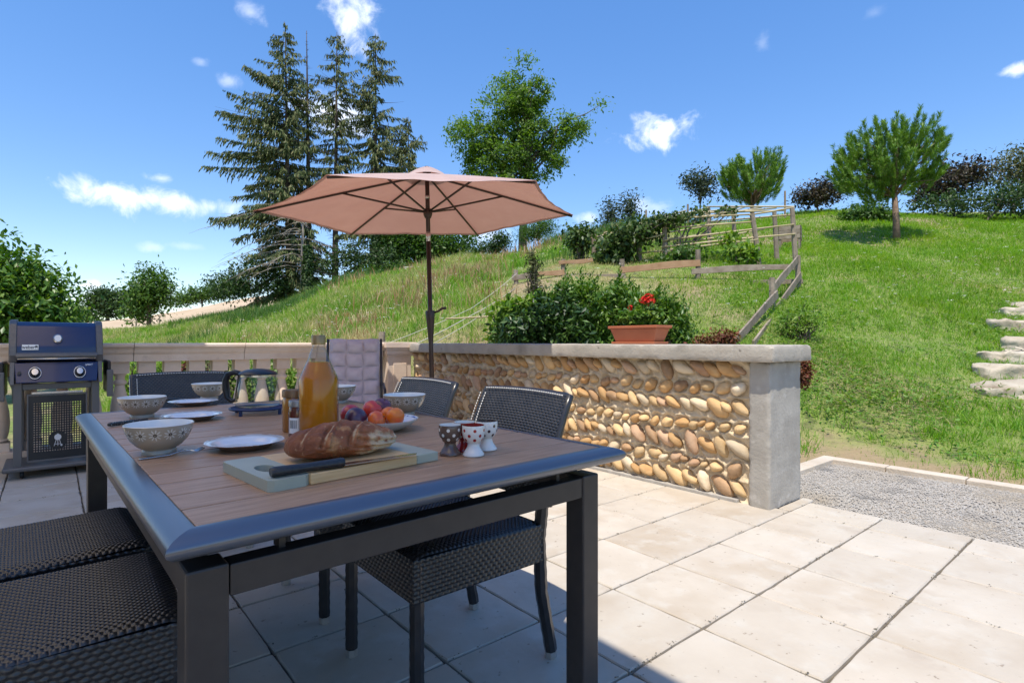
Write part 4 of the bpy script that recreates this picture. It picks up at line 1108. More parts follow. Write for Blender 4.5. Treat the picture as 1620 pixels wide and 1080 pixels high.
fruit('nectarine', -.098 + .012, -.005, .044, .033, ((.42, .02, .03), (.55, .05, .045), (.22, .015, .035)), 'dark red nectarine against the bottle side of the fruit plate', 'fruit on the plate', (R(40), R(-20), 1))
fruit('plum', -.062, -.045, .039, .0315, ((.060, .022, .048), (.10, .04, .07), (.16, .11, .15)), 'dusky purple plum at the front of the plate', 'fruit on the plate', (R(25), R(15), 2), 1.08)
fruit('nectarine', -.033, .035, .054, .0315, ((.55, .03, .025), (.64, .07, .04), (.36, .02, .03)), 'bright red nectarine in the middle of the heap', 'fruit on the plate', (R(30), R(20), .4))
fruit('plum', -.012, .058, .056, .0315, ((.10, .02, .04), (.15, .035, .06), (.2, .12, .15)), 'dark crimson plum tucked behind the red nectarine', 'fruit on the plate', (R(10), R(-25), 1.5), 1.05)
fruit('apricot', .000, -.055, .037, .0265, ((.66, .085, .02), (.72, .16, .025), (.55, .04, .015)), 'red blushed apricot at the front of the plate', 'fruit on the plate', (R(60), R(30), .8))
fruit('apricot', .046, -.018, .041, .0275, ((.78, .21, .012), (.76, .14, .012), (.66, .08, .012)), 'orange apricot nearest the rim beside the taupe bowl', 'fruit on the plate', (R(60), R(-10), 2.6))
fruit('apricot', .022, .004, .043, .026, ((.76, .17, .012), (.70, .10, .012)), 'orange apricot wedged between the red nectarine and the outer apricot', 'fruit on the plate', (R(20), R(40), 2))

# cutting board, bread and bread knife
BAM = mat('bamboo', (.64, .40, .18), (.72, .48, .24), 14, .5, stretch=(1, 14, 14), bump=.0003, bscale=60); SAGE = mat('sage_paint', (.37, .385, .30), (.40, .415, .33), 8, .5)
BA = R(6.0); bo = Vector((.2885, 1.0, ZT)); bdw, bdh, bth = .368, .232, .020
board = thing('cutting_board', 'light bamboo cutting board with sage green ends and a thumb hole', 'board', bo, BA)
m_ = MB(); m_.box((.075 + .118, bdh / 2, bth / 2), (.236 + .0, bdh, bth)); m_.build('bamboo_middle', BAM, board, bevel=.002)
# left end with the thumb hole
k = 40; hole = [(.038 + .019 * math.cos(a), .105 + .036 * math.sin(a)) for a in np.linspace(0, 2 * math.pi, k, endpoint=False)]


def outer(a):
    cx, cy, hx, hy = .0375, bdh / 2, .0375, bdh / 2; dx, dy = math.cos(a), math.sin(a)
    s_ = min(hx / max(1e-6, abs(dx)), hy / max(1e-6, abs(dy))); return cx + dx * s_, cy + dy * s_


lo = [];
for (x, y) in hole: lo.append(outer(math.atan2((y - .105) * 3.0, (x - .038) * 1.0)))
vs = [(x, y, bth) for x, y in hole] + [(x, y, bth) for x, y in lo] + [(x, y, 0) for x, y in hole] + [(x, y, 0) for x, y in lo]
fs = []
for i in range(k):
    n_ = (i + 1) % k; fs += [(i, n_, n_ + k, i + k), (i + 2 * k, i + 3 * k, n_ + 3 * k, n_ + 2 * k), (i, i + 2 * k, n_ + 2 * k, n_), (i + k, n_ + k, n_ + 3 * k, i + 3 * k)]
MB().add(vs, fs).build('painted_end', SAGE, board)
MB().box((.311 + .0285, bdh / 2, bth / 2), (.0565, bdh, bth)).build('painted_end', SAGE, board, bevel=.002)

CRUST = mat('bread_crust', (.17, .045, .014), (.33, .11, .035), 11, .7, bump=.008, bscale=55, bdetail=12, extra=[((.46, .22, .085), 30, .55, .72), ((.50, .33, .18), 90, .62, .78)])


def floury(m):
    """flour and pale crumb along the splits on the lower flank of the loaf"""
    t = m.node_tree; L = t.links; E.tree = t; b = t.nodes['Principled BSDF']; src = b.inputs['Base Color'].links[0].from_socket
    co = N(t, 'ShaderNodeTexCoord'); sp = N(t, 'ShaderNodeSeparateXYZ'); L.new(co.outputs['Object'], sp.inputs[0]); x, y, z = (E(sp.outputs[i]) for i in range(3))
    nz = N(t, 'ShaderNodeTexNoise', i_Scale=55.0, i_Detail=8.0); L.new(co.outputs['Object'], nz.inputs['Vector']); n_ = E(nz.outputs[0])
    k = (x - .015 + (n_ - .5) * .08).smooth(0, .03) * (.052 - z + (n_ - .5) * .05).smooth(0, .02) * (0 - y).smooth(.01, .03) * (n_ + .15).smooth(.42, .62)
    for c0, sl in ((-.50, .60), (-.02, .55), (.46, .50)):
        q = (x / .118 - (y / .062) * sl - (c0 - .055)) / .05 + (n_ - .5) * 1.6
        k = k.max((1.0 - q.abs()).smooth(0, .7) * (z - .03).smooth(0, .02) * (n_ + .1).smooth(.40, .6) * .8)
    m2 = N(t, 'ShaderNodeMix', data_type='RGBA'); L.new(k.s, m2.inputs[0]); L.new(src, m2.inputs[6]); m2.inputs[7].default_value = (.55, .40, .24, 1); L.new(m2.outputs[2], b.inputs['Base Color'])


floury(CRUST)
lf = bo + Matrix.Rotation(BA, 3, 'Z') @ Vector((.202, .115, 0)); loaf = thing('bread_loaf', 'crusty brown country loaf with floury splits on the cutting board', 'bread', (lf.x, lf.y, ZT + bth), BA + R(-3))
from mathutils import noise as mnoise


def loaf_pt(u, v):
    th, ph = 2 * math.pi * u, math.pi * v; x = -math.cos(ph); ww = math.sin(ph) ** .62
    y = math.cos(th) * ww; z = math.sin(th) * ww
    k = 1 + .09 * mnoise.noise(Vector((x * 2.2, y * 1.6, z * 1.6))) + .05 * mnoise.noise(Vector((x * 7, y * 5, z * 5))) + .02 * mnoise.noise(Vector((x * 22, y * 16, z * 16)))
    if y < -.3 and z < .6: k += .05 * math.sin(z * 17 + x * 6) * min(1, max(0, x + .1) * 4)
    hz = .072 * (1.0 - .20 * max(0, x) ** 1.3 - .08 * (x < 0) * x * x)
    sp = 0
    if z > 0:
        for (c0, sl, wd, dp) in ((-.50, .60, .055, .17), (-.02, .55, .06, .22), (.46, .50, .055, .17)):
            dd = (x - c0 - sl * y) / wd; sp += dp * (math.exp(-(dd + 1.2) ** 2) * -.7 + math.exp(-(dd) ** 2) * .5)
    k += sp * (1 if z > .1 else 0)
    return x * .118, y * .062 * k, max(0, .026 + z * k * (.026 if z < 0 else hz - .026)) * (1 if z > -.999 else 1)


MB().grid(loaf_pt, 150, 210).build('crust', CRUST, loaf, smooth=True)
a, b_ = gp(428, 752, TZ + bth + .004), gp(661, 718, TZ + bth + .004)
kn = thing('bread_knife', 'long bread knife with thick black handle along the front of the board', 'knife', (a.x, a.y, ZT + bth), math.atan2(b_.y - a.y, b_.x - a.x)); L_ = (b_ - a).length; hl = L_ * .45
hm = MB(); prof = [(0, .010), (.006, .0125), (.03, .0115), (hl * .5, .0105), (hl * .8, .0115), (hl * .97, .0125), (hl, .011)]
hm.tube([(x, 0, .0098) for x, _ in prof], [r_ for _, r_ in prof], 14); hm.v = [(x, y, .0098 + (z - .0098) * .76) for x, y, z in hm.v]; hm.build('handle', BLKH, kn, smooth=40)
MB().add([(hl - .002, -.0125, .0052), (L_ * .97, -.009, .0048), (L_, .004, .0046), (L_ * .97, .0095, .0046), (hl - .002, .0125, .0048), (hl - .002, -.0125, .0068), (L_ * .97, -.009, .0060), (L_, .004, .0058), (L_ * .97, .0095, .0052), (hl - .002, .0125, .0056)],
         [(4, 3, 2, 1, 0), (5, 6, 7, 8, 9), (0, 1, 6, 5), (1, 2, 7, 6), (2, 3, 8, 7), (3, 4, 9, 8), (4, 0, 5, 9)]).build('blade', CUT, kn)

# egg cups
def egg_cup(px, py, cols, label, sc=1.0, rot=0):
    q = gp(px, py, TZ); outm, inm, ft = cols
    t = thing('egg_cup', label, 'egg cup', (q.x, q.y, ZT), rot, 'spotted egg cups')
    MB().lathe([(.0135, .0285), (.0195, .034), (.0245, .043), (.0262, .053), (.0262, .0675), (.0255, .0695)], 36).build('cup', outm, t, smooth=60)
    MB().lathe([(.0255, .0695), (.0243, .0695), (.0240, .0640), (.022, .048), (.014, .036), (0, .033)], 36).build('cup_inside', inm, t, smooth=60)
    MB().lathe([(0, .002), (.022, 0), (.0248, .001), (.0250, .004), (.0205, .010), (.0155, .018), (.0132, .0246), (.0135, .0285)], 36).build('foot', ft, t, smooth=60); t.scale = (sc,) * 3


DOTS = [(0, .0375), (.5, .0475), (0, .059)]
WG = mat('egg_cup_white', (.76, .73, .69), rough=.18, coat=.3); RED = mat('red_glaze', (.30, .018, .015), rough=.15, coat=.4); BRN = mat('brown_glaze', (.115, .072, .055), rough=.2, coat=.3)
egg_cup(712, 719, (print_mat('brown_white_dots', (.115, .072, .055), 'dot', 6, 0, .0075, (.74, .71, .66), rowz=DOTS), CREAM, BRN), 'brown egg cup with white spots nearest the cutting board', 1.0, .3)
egg_cup(735, 713, (print_mat('red_white_dots', (.30, .018, .015), 'dot', 6, 0, .0075, (.74, .71, .66), rowz=DOTS), CREAM, RED), 'glossy red egg cup hidden between the brown and white ones', 1.0, 1.0)
egg_cup(749, 720, (print_mat('white_red_dots', (.76, .73, .69), 'dot', 6, 0, .0075, (.36, .02, .02), rowz=DOTS), RED, WG), 'white egg cup with red spots and a red inside', 1.0, .55)
egg_cup(770, 711, (print_mat('white_brown_dots', (.76, .73, .69), 'dot', 6, 0, .0075, (.09, .05, .05), rowz=DOTS), mat('egg_cup_dark_inside', (.09, .06, .055), rough=.2), WG), 'white egg cup with dark brown spots behind the red spotted one', 1.0, .1)

# ================================================================== GARDEN AND TREES
WOOD = mat('weathered_wood', (.20, .155, .11), (.30, .245, .185), 7, .85, stretch=(1, 1, 1), bump=.004, bscale=30, per_object=True, tint=.18)
WOODO = mat('fresh_brown_wood', (.30, .17, .085), (.38, .235, .13), 6, .8, bump=.004, bscale=30, per_object=True, tint=.1)
BAMB = mat('yellow_bamboo', (.42, .33, .17), (.50, .42, .25), 9, .6, per_object=True, tint=.12)
BARK = mat('grey_bark', (.10, .08, .06), (.19, .16, .125), 4, .95, bump=.03, bscale=12)
BARKD = mat('dark_bark', (.055, .042, .032), (.11, .085, .065), 4, .95, bump=.03, bscale=10)
DEADW = mat('dead_grey_wood', (.24, .20, .165), (.32, .28, .24), 3, .9)


def place(px, d): return on_ground(px, d)


def crown_obj(name, V, F, m, parent, smooth=False):
    return link(name, np_mesh(name, V, F, m), parent)


def rel(px, py, d, base):
    """offset from a tree's base of what is seen at (px, py), distance d"""
    q = wp(px, py, d); return (q.x - base.x, q.y - base.y, q.z - base.z)


LEAF = {
    'ash': ramp_mat('ash_leaf', [(.06, .125, .018), (.095, .175, .026), (.135, .225, .038), (.19, .28, .06)], .5, .5),
    'dark': ramp_mat('dark_leaf', [(.015, .040, .010), (.028, .062, .014), (.046, .09, .02), (.07, .125, .03)], .5, .2),
    'mid': ramp_mat('mid_leaf', [(.03, .075, .013), (.055, .12, .02), (.085, .165, .028), (.125, .21, .045)], .45, .35),
    'light': ramp_mat('light_leaf', [(.08, .17, .02), (.12, .23, .03), (.18, .29, .045), (.25, .34, .07)], .45, .35),
    'laurel': ramp_mat('laurel_leaf', [(.012, .034, .008), (.022, .058, .012), (.042, .095, .018), (.09, .16, .03)], .4, .15, spec=.4),
    'fresh': ramp_mat('fresh_leaf', [(.035, .095, .012), (.065, .15, .02), (.11, .20, .03), (.17, .26, .045)], .4, .3, spec=.4),
    'pine': ramp_mat('pine_needle', [(.08, .175, .02), (.12, .235, .03), (.165, .29, .042), (.22, .33, .065)], .5, .2),
    'spruce': ramp_mat('spruce_needle', [(.035, .062, .018), (.06, .095, .028), (.10, .135, .042), (.15, .17, .06), (.21, .19, .085)], .6, .12),
    'olive': ramp_mat('olive_leaf', [(.045, .065, .02), (.075, .095, .03), (.12, .13, .05), (.15, .15, .07)], .5, .2),
    'copper': ramp_mat('copper_leaf', [(.020, .018, .011), (.040, .030, .016), (.065, .045, .022), (.08, .085, .03)], .4, .15),
    'silver': ramp_mat('grey_leaf', [(.03, .05, .025), (.055, .08, .04), (.085, .11, .06)], .5, .25),
    'vine': ramp_mat('vine_leaf', [(.025, .055, .012), (.05, .095, .02), (.085, .14, .035), (.14, .18, .06)], .4, .3),
}


def broad_tree(name, label, px, d, blobs, n_cl, per, size, spread, leaf, seed, trunk_r=.2, fork=.45, category='tree', group=None, droop=.2, inner=.35, lean=0, bark=None, n_limb=26, ratio=.45, stems=1):
    """blobs as (px, py, half width px, half height px, depth shift) in sight of the viewer"""
    base = place(px, d); r = np.random.default_rng(seed); rd = random.Random(seed)
    k = d / FOC; bl = []
    for b in blobs:
        dd = d + (b[4] if len(b) > 4 else 0); c = rel(b[0], b[1], dd, base); bl.append((c, (b[2] * k, b[2] * k * .9, b[3] * k)))
    t = thing(name, label, category, base, 0, group)
    (V, F), cl = crown(bl, n_cl, per, size, spread, r, ratio, droop, inner)
    crown_obj('crown', V, F, LEAF[leaf], t)
    top = max(b[0][2] for b in bl); zc = sum(b[0][2] for b in bl) / len(bl)
    mb = MB()
    for s_ in range(stems):
        cx = sum(b[0][0] for b in bl) / len(bl); cy = sum(b[0][1] for b in bl) / len(bl)
        f = Vector((cx * fork + rd.uniform(-.1, .1) * stems, cy * fork + rd.uniform(-.1, .1) * stems, max(.25, zc * fork)))
        mb.tube([(0, 0, -.3), (f.x * .3, f.y * .3, f.z * .5), f], [trunk_r * 1.25, trunk_r, trunk_r * .85], 9)
        tops = sorted(range(len(cl)), key=lambda i: rd.random())[:n_limb // stems]
        mid = Vector((cx, cy, top)); mb.tube([f, f.lerp(mid, .5), mid], [trunk_r * .8, trunk_r * .5, trunk_r * .12], 7)
        for i in tops:
            q = Vector(cl[i]); st = f.lerp(mid, rd.uniform(0, .7) * min(1, max(0, (q.z - f.z) / max(.1, top - f.z)) + .1))
            limb(mb, st, q, trunk_r * rd.uniform(.22, .38), trunk_r * .05, rd, 5, 4)
    mb.build('trunk', bark or BARK, t, smooth=True)
    return t


def spruce(label, px, top_px, top_y, d, base_d, wfun, seed, n_lev, dens, group, keep=None, leafm='spruce'):
    """wfun(f): branch length in px at height fraction f (0 base .. 1 top), left and right"""
    base = place(px, base_d); r = np.random.default_rng(seed); rd = random.Random(seed); k = d / FOC
    t = thing('spruce_tree', label, 'tree', base, 0, group)
    tip = Vector(rel(top_px, top_y, d, base)); mb = MB(); hgt = tip.z; r0 = .011 * hgt + .05
    trunk = lambda f: Vector((tip.x * f, tip.y * f, hgt * f))
    mb.tube([trunk(f) - Vector((0, 0, .4 if f == 0 else 0)) for f in np.linspace(0, 1, 14)], [r0 * (1 - .93 * f) for f in np.linspace(0, 1, 14)], 8)
    C_, A_, Ns, Ls, Ws = [], [], [], [], []
    rv = Vector((RGT[0], RGT[1], 0)); fv = Vector((FWD[0], FWD[1], 0))
    for lv in range(n_lev):
        f = .05 + .94 * (lv + rd.random()) / n_lev
        for b_ in range(rd.choice((3, 4, 4, 5))):
            az = rd.uniform(0, 2 * math.pi); side = math.cos(az)
            wl, wr = wfun(f); L = (wr if side > 0 else wl) * abs(side) + (wl + wr) / 2 * (1 - abs(side)); L *= k * rd.uniform(.40, 1.02)
            if L < .08: L = .08
            dirv = rv * math.cos(az) + fv * math.sin(az); up = .34 * (f - .28) + rd.uniform(-.16, .16)
            p0 = trunk(f); pts = [p0 + dirv * (L * s_) + Vector((0, 0, L * (up * s_ - .46 * (1 - f * .6) * s_ * s_ + .20 * s_ ** 3))) for s_ in (0, .25, .5, .75, 1)]
            mb.tube(pts, [max(.012, .011 * L), .010 + .007 * L, .008 + .004 * L, .007, .004], 4, caps=False)
            if keep and not keep(f, side, rd): continue
            P_ = np.array([tuple(p) for p in pts]); n_s = max(3, int(L * dens))
            for q in range(n_s):
                s_ = .12 + .88 * (q + rd.random()) / n_s; x = s_ * 4; j = min(int(x), 3); p = P_[j] * (1 - (x - j)) + P_[j + 1] * (x - j)
                sd = np.array(tuple(dirv.cross(Vector((0, 0, 1))))) * rd.choice((-1, 1)); al = np.array(tuple(dirv)) * rd.uniform(.2, .9) + sd * rd.uniform(.1, .9) + np.array([0, 0, -rd.uniform(0, 1.3)])
                sl = (.16 + .30 * L * (1 - s_ * .75)) * rd.uniform(.35, .95); m = max(2, int(sl / .07))
                for w in range(m):
                    c = p + unit(al) * sl * (w + .5) / m + np.array([0, 0, -.12 * sl * ((w + 1) / m) ** 2 - .05 * rd.random()])
                    C_.append(c); A_.append(al + np.array([0, 0, -.6 - .9 * rd.random()])); Ls.append(rd.uniform(.09, .20)); Ws.append(rd.uniform(.022, .05))
    C_ = np.array(C_); V, F = leaves(C_, np.array(A_) + r.normal(size=C_.shape) * .25, r.normal(size=C_.shape) + np.array([0, 0, .8]), np.array(Ls), np.array(Ws))
    mb.build('trunk', BARKD, t, smooth=True); crown_obj('crown', V, F, LEAF[leafm], t); return t


def lerpf(tab):
    xs = [a for a, _, _ in tab]; return lambda f: (float(np.interp(f, xs, [b for _, b, _ in tab])), float(np.interp(f, xs, [c for _, _, c in tab])))


SG = 'tall spruces on the hill'
SD_ = 38.0
spruce('tallest spruce, densely branched to the ground on the side of the mown field', 458, 451, 38, SD_, SD_, lerpf([(0, 110, 60), (.1, 128, 65), (.3, 122, 62), (.5, 118, 55), (.62, 110, 50), (.78, 76, 44), (.9, 46, 30), (1, 4, 4)]), 21, 66, 18, SG, keep=lambda f, s_, rd: rd.random() < (.92 if f < .45 else .8))
spruce('thin half bare spruce with a dead pointed top, close beside the tallest one', 490, 485, 50, SD_ + 1, SD_ + 1, lerpf([(0, 34, 36), (.25, 55, 50), (.45, 50, 46), (.65, 42, 40), (.78, 28, 24), (.88, 6, 6), (1, 2, 2)]), 22, 52, 13, SG, keep=lambda f, s_, rd: f < .8 and rd.random() < .55)
spruce('slender see-through spruce with a bare lower trunk, middle of the tall row', 530, 533, 52, SD_ + 2, SD_ + 2, lerpf([(0, 0, 0), (.30, 30, 30), (.42, 55, 50), (.6, 52, 50), (.75, 46, 44), (.9, 34, 32), (1, 6, 6)]), 23, 56, 15, SG, keep=lambda f, s_, rd: f > .3 and rd.random() < .8)
spruce('dark spruce with drooping tiers, last of the tall row on the parasol side', 594, 594, 55, SD_ + 3, SD_ + 3, lerpf([(0, 60, 60), (.2, 90, 75), (.4, 66, 70), (.6, 58, 62), (.8, 44, 50), (.92, 26, 34), (1, 5, 5)]), 24, 58, 16, SG, keep=lambda f, s_, rd: rd.random() < .85)
spruce('lower broad spruce with sparse grey green sprays behind the parasol', 646, 646, 186, SD_ + 4, SD_ + 4, lerpf([(0, 60, 70), (.3, 70, 80), (.6, 60, 66), (.85, 30, 34), (1, 5, 5)]), 25, 46, 14, SG)

# dead drooping branches on the first spruce: part of a dead tree beside it
dp = place(478, 36.5); dt = thing('dead_tree', 'leafless grey dead tree with long drooping twigs between the spruce trunks', 'tree', dp); rd = random.Random(4); mb = MB(); kk = 36.5 / FOC
mb.tube([(0, 0, -.3), (0, 0, 3), (.1, .05, 6.6)], [.13, .11, .04], 7)
for i in range(34):
    z = rd.uniform(2.0, 6.2); az = rd.uniform(0, 6.28); sx = math.cos(az); L = (rd.uniform(2.4, 5.6) if sx < 0 else rd.uniform(1, 2.6)); dv = Vector((RGT[0] * sx + FWD[0] * math.sin(az), RGT[1] * sx + FWD[1] * math.sin(az), 0))
    pts = [Vector((0, 0, z)) + dv * L * s_ + Vector((0, 0, L * (.12 * s_ - .42 * s_ * s_))) for s_ in (0, .3, .6, .85, 1)]; mb.tube(pts, [.045, .032, .022, .013, .006], 5, caps=False)
    for q in range(9):
        s_ = rd.uniform(.25, 1); p = pts[min(3, int(s_ * 4))].lerp(pts[min(4, int(s_ * 4) + 1)], s_ * 4 % 1); e = p + dv * rd.uniform(.2, .9) + Vector((rd.uniform(-.6, .6), rd.uniform(-.6, .6), rd.uniform(-.7, .1))); mb.tube([p, p.lerp(e, .5) + Vector((0, 0, .05)), e], [.012, .009, .004], 4, caps=False)
mb.build('trunk', DEADW, dt, smooth=True)
# ivy up two of the trunks
for px, d, h0, h1, lab in ((487, 36.2, .2, 3.4, 'dark ivy climbing the lower trunk of the thin half bare spruce'), (594, 38.0, .2, 3.8, 'dark ivy climbing the trunk of the last tall spruce')):
    b = place(px, d); r = np.random.default_rng(int(px)); n_ = 1500; a = r.uniform(0, 6.28, n_); z = r.uniform(h0, h1, n_); rr = (.22 + .22 * r.random(n_)) * (1.15 - .5 * z / h1)
    cen = np.stack([rr * np.cos(a), rr * np.sin(a), z], 1); V, F = leaves(cen, r.normal(size=cen.shape) + (0, 0, -.4), np.stack([np.cos(a), np.sin(a), .3 + 0 * a], 1), r.uniform(.06, .11, n_), r.uniform(.04, .075, n_))
    t = thing('ivy', lab, 'ivy', b, 0, 'ivy on the spruce trunks'); crown_obj('foliage', V, F, LEAF['dark'], t)

broad_tree('ash_tree', 'tall green ash tree with a long branch reaching out behind the parasol', 826, 33, [(830, 140, 50, 42), (812, 190, 58, 45), (850, 205, 50, 50), (760, 222, 46, 42), (735, 215, 30, 26), (790, 255, 60, 34), (850, 250, 46, 40), (932, 178, 24, 18), (908, 203, 24, 16), (896, 240, 14, 30), (885, 215, 24, 14), (800, 300, 60, 25)],
           310, 95, .115, .27, 'ash', 31, .22, .62, droop=.5, inner=.25, n_limb=60, ratio=.42)
broad_tree('walnut_tree', 'broad dark green tree whose leaves hang under the parasol canopy', 664, 40, [(650, 385, 50, 35), (690, 392, 44, 34), (720, 380, 36, 26), (630, 362, 60, 30), (735, 400, 20, 18)], 340, 30, .15, .5, 'mid', 32, .25, .5, n_limb=30)
broad_tree('thicket', 'dark hedge of bushes under the spruces', 560, 37, [(400, 445, 34, 30), (360, 455, 28, 22), (440, 445, 24, 24), (520, 425, 26, 16), (560, 405, 30, 18), (610, 408, 26, 22)], 260, 26, .12, .4, 'dark', 33, .06, .3, 'bush', n_limb=20)
broad_tree('bramble_bank', 'long low bramble bank along the ridge below the walnut tree', 640, 36.5, [(590, 432, 30, 9), (640, 428, 36, 11), (690, 425, 34, 11), (735, 421, 26, 10)], 260, 24, .09, .3, 'mid', 34, .04, .2, 'bush', n_limb=10)

# far left
broad_tree('field_tree', 'tall loose tree standing alone before the mown field', 236, 47, [(238, 450, 26, 28), (236, 470, 30, 22), (225, 488, 17, 16), (222, 495, 15, 18), (255, 468, 14, 22)], 230, 26, .17, .5, 'mid', 35, .16, .5, stems=2)
broad_tree('round_tree', 'dark rounded tree at the edge of the far wood beside the shrub', 170, 100, [(165, 478, 26, 20), (185, 488, 20, 14)], 150, 26, .32, .9, 'dark', 36, .3, .4, group='trees at the far edge of the field')
broad_tree('round_tree', 'dark rounded tree half hidden behind the lone field tree', 208, 104, [(205, 478, 22, 20), (215, 490, 18, 14)], 150, 26, .32, .9, 'dark', 37, .3, .4, group='trees at the far edge of the field')
broad_tree('hedgerow', 'dark hedgerow running up the top of the mown field to the spruces', 320, 108, [(290, 475, 14, 8), (312, 468, 16, 10), (340, 464, 18, 12), (370, 454, 20, 15), (276, 480, 8, 5)], 260, 24, .28, .8, 'mid', 38, .15, .3, 'hedge')
broad_tree('round_tree', 'small pale treetop beyond the dip beside the big shrub', 128, 130, [(118, 498, 22, 14), (140, 505, 18, 8)], 90, 24, .4, 1.2, 'mid', 39, .3, .4, group='trees at the far edge of the field')
broad_tree('hazel_shrub', 'large leafy shrub beyond the balustrade behind the barbecue', 30, 9.5, [(35, 470, 55, 58), (15, 445, 42, 50), (72, 482, 32, 44), (5, 500, 75, 60), (-6, 405, 16, 50), (85, 502, 26, 36), (-45, 470, 70, 75), (52, 415, 12, 18)], 560, 28, .062, .17, 'fresh', 40, .06, .25, 'shrub', n_limb=60, droop=.35, stems=3)

# trees on the right hand slope
broad_tree('young_birch', 'wispy young birch standing left of the pergola, the taller of two', 966, 25, [(966, 330, 11, 18), (965, 352, 14, 14)], 55, 20, .075, .22, 'silver', 41, .03, .5, group='young birches above the pergola')
broad_tree('young_birch', 'wispy young birch standing closer to the pergola, the slimmer of two', 997, 25, [(995, 322, 11, 18), (998, 342, 10, 14)], 50, 20, .075, .20, 'silver', 42, .03, .5, group='young birches above the pergola')
broad_tree('small_tree', 'thin grey green young tree beside the smaller pine', 1113, 23, [(1110, 285, 22, 16), (1118, 305, 18, 14), (1096, 288, 14, 10)], 70, 22, .075, .20, 'silver', 43, .04, .4)


def pine(label, px, d, blobs, n_t, seed, trunk_top, tl=.34):
    base = place(px, d); r = np.random.default_rng(seed); rd = random.Random(seed); k = d / FOC
    t = thing('pine_tree', label, 'tree', base, 0, 'round headed pines on the slope'); bl = [(rel(b[0], b[1], d, base), (b[2] * k, b[2] * k, b[3] * k)) for b in blobs]
    c, dirs = clumps(bl, n_t, r, .45); cc = np.mean([b[0] for b in bl], 0)
    out = unit(c - cc - np.array([0, 0, -.35])); ax = unit(out * .75 + np.array([0, 0, 1.15]) + r.normal(size=c.shape) * .12)
    ln = tl * r.uniform(.6, 1.2, n_t); per = 110; s_ = r.random((n_t, per)) ** .8
    cen = c[:, None] + ax[:, None] * (ln[:, None] * s_)[..., None]; rad = unit(np.cross(ax[:, None] + 0 * cen, r.normal(size=cen.shape)))
    al = unit(ax[:, None] * .9 + rad * .85); nl = .058 * r.uniform(.7, 1.25, (n_t, per)); cen = cen + al * nl[..., None]
    V, F = leaves(cen.reshape(-1, 3), al.reshape(-1, 3), rad.reshape(-1, 3) + r.normal(size=(n_t * per, 3)) * .3, nl.ravel() * 1.2, .0075, 0)
    crown_obj('crown', V, F, LEAF['pine'], t)
    mb = MB(); f = Vector(rel(*trunk_top, d, base)); mb.tube([(0, 0, -.2), (f.x * .4, f.y * .4, f.z * .5), f], [.105, .085, .07], 9)
    for i in rd.sample(range(n_t), min(n_t, 70)): limb(mb, f + Vector((0, 0, rd.uniform(-.1, .3))), Vector(c[i]), rd.uniform(.018, .035), .008, rd, 5, 4, .05)
    mb.build('trunk', mat('pine_bark', (.16, .10, .07), (.24, .17, .12), 9, .95, bump=.02, bscale=25), t, smooth=True)
    return t


pine('rounded pine with upright candle shoots standing alone on the mown slope', 1419, 16.0, [(1405, 262, 72, 50), (1370, 285, 48, 40), (1450, 235, 38, 36), (1400, 230, 40, 30), (1440, 280, 45, 30), (1345, 262, 20, 22), (1485, 235, 12, 22), (1400, 310, 40, 18)], 520, 51, (1415, 308), .42)
pine('smaller rounded pine at the ridge above the bamboo pergola', 1190, 22.0, [(1190, 290, 44, 30), (1165, 290, 26, 22), (1215, 280, 24, 26), (1190, 315, 40, 14)], 360, 52, (1190, 325), .50)
broad_tree('copper_bush', 'dark copper leaved bush at the ridge between the two pines', 1295, 23.5, [(1290, 308, 28, 18), (1310, 305, 24, 20), (1270, 312, 14, 14)], 130, 22, .075, .22, 'copper', 44, .04, .3, 'bush', group='copper leaved bushes')
broad_tree('copper_bush', 'large dark purple bush in the shade behind the lone pine', 1510, 22.5, [(1500, 288, 40, 30), (1530, 280, 32, 24), (1475, 305, 30, 22)], 200, 22, .085, .26, 'copper', 45, .05, .3, 'bush', group='copper leaved bushes')
broad_tree('green_bush', 'leafy green bush right under the lone pine', 1370, 19.5, [(1368, 340, 30, 18), (1390, 345, 24, 14), (1345, 345, 16, 10)], 130, 24, .07, .18, 'mid', 46, .03, .3, 'bush')
broad_tree('olive_tree', 'rounded olive green trees at the top of the bank beyond the purple bush', 1600, 24, [(1600, 262, 30, 26), (1640, 262, 50, 34), (1580, 280, 24, 20), (1700, 262, 60, 40)], 260, 26, .08, .24, 'olive', 47, .1, .4)
broad_tree('hedge_bank', 'shaded dark green hedge along the top of the grass bank', 1560, 21, [(1560, 318, 60, 20), (1620, 312, 60, 26), (1480, 325, 40, 14), (1690, 310, 60, 30)], 300, 24, .07, .22, 'dark', 48, .03, .25, 'hedge')
broad_tree('slope_tree', 'trunk and dark crown of a tree at the edge of the grass slope', 1626, 15.5, [(1740, 240, 60, 50), (1780, 280, 60, 50)], 160, 24, .08, .25, 'mid', 49, .09, .55)
broad_tree('pine_bush', 'low dark conifer bush at the foot of the ash tree', 856, 30, [(850, 366, 26, 12), (862, 358, 22, 10), (835, 375, 16, 10)], 130, 30, .09, .25, 'mid', 53, .05, .3, 'bush', ratio=.2)
broad_tree('round_bush', 'small rounded dark bush on the ridge between parasol and ash tree', 792, 31, [(790, 385, 16, 14), (775, 395, 14, 7), (755, 398, 10, 5)], 80, 24, .09, .22, 'dark', 54, .03, .3, 'bush')
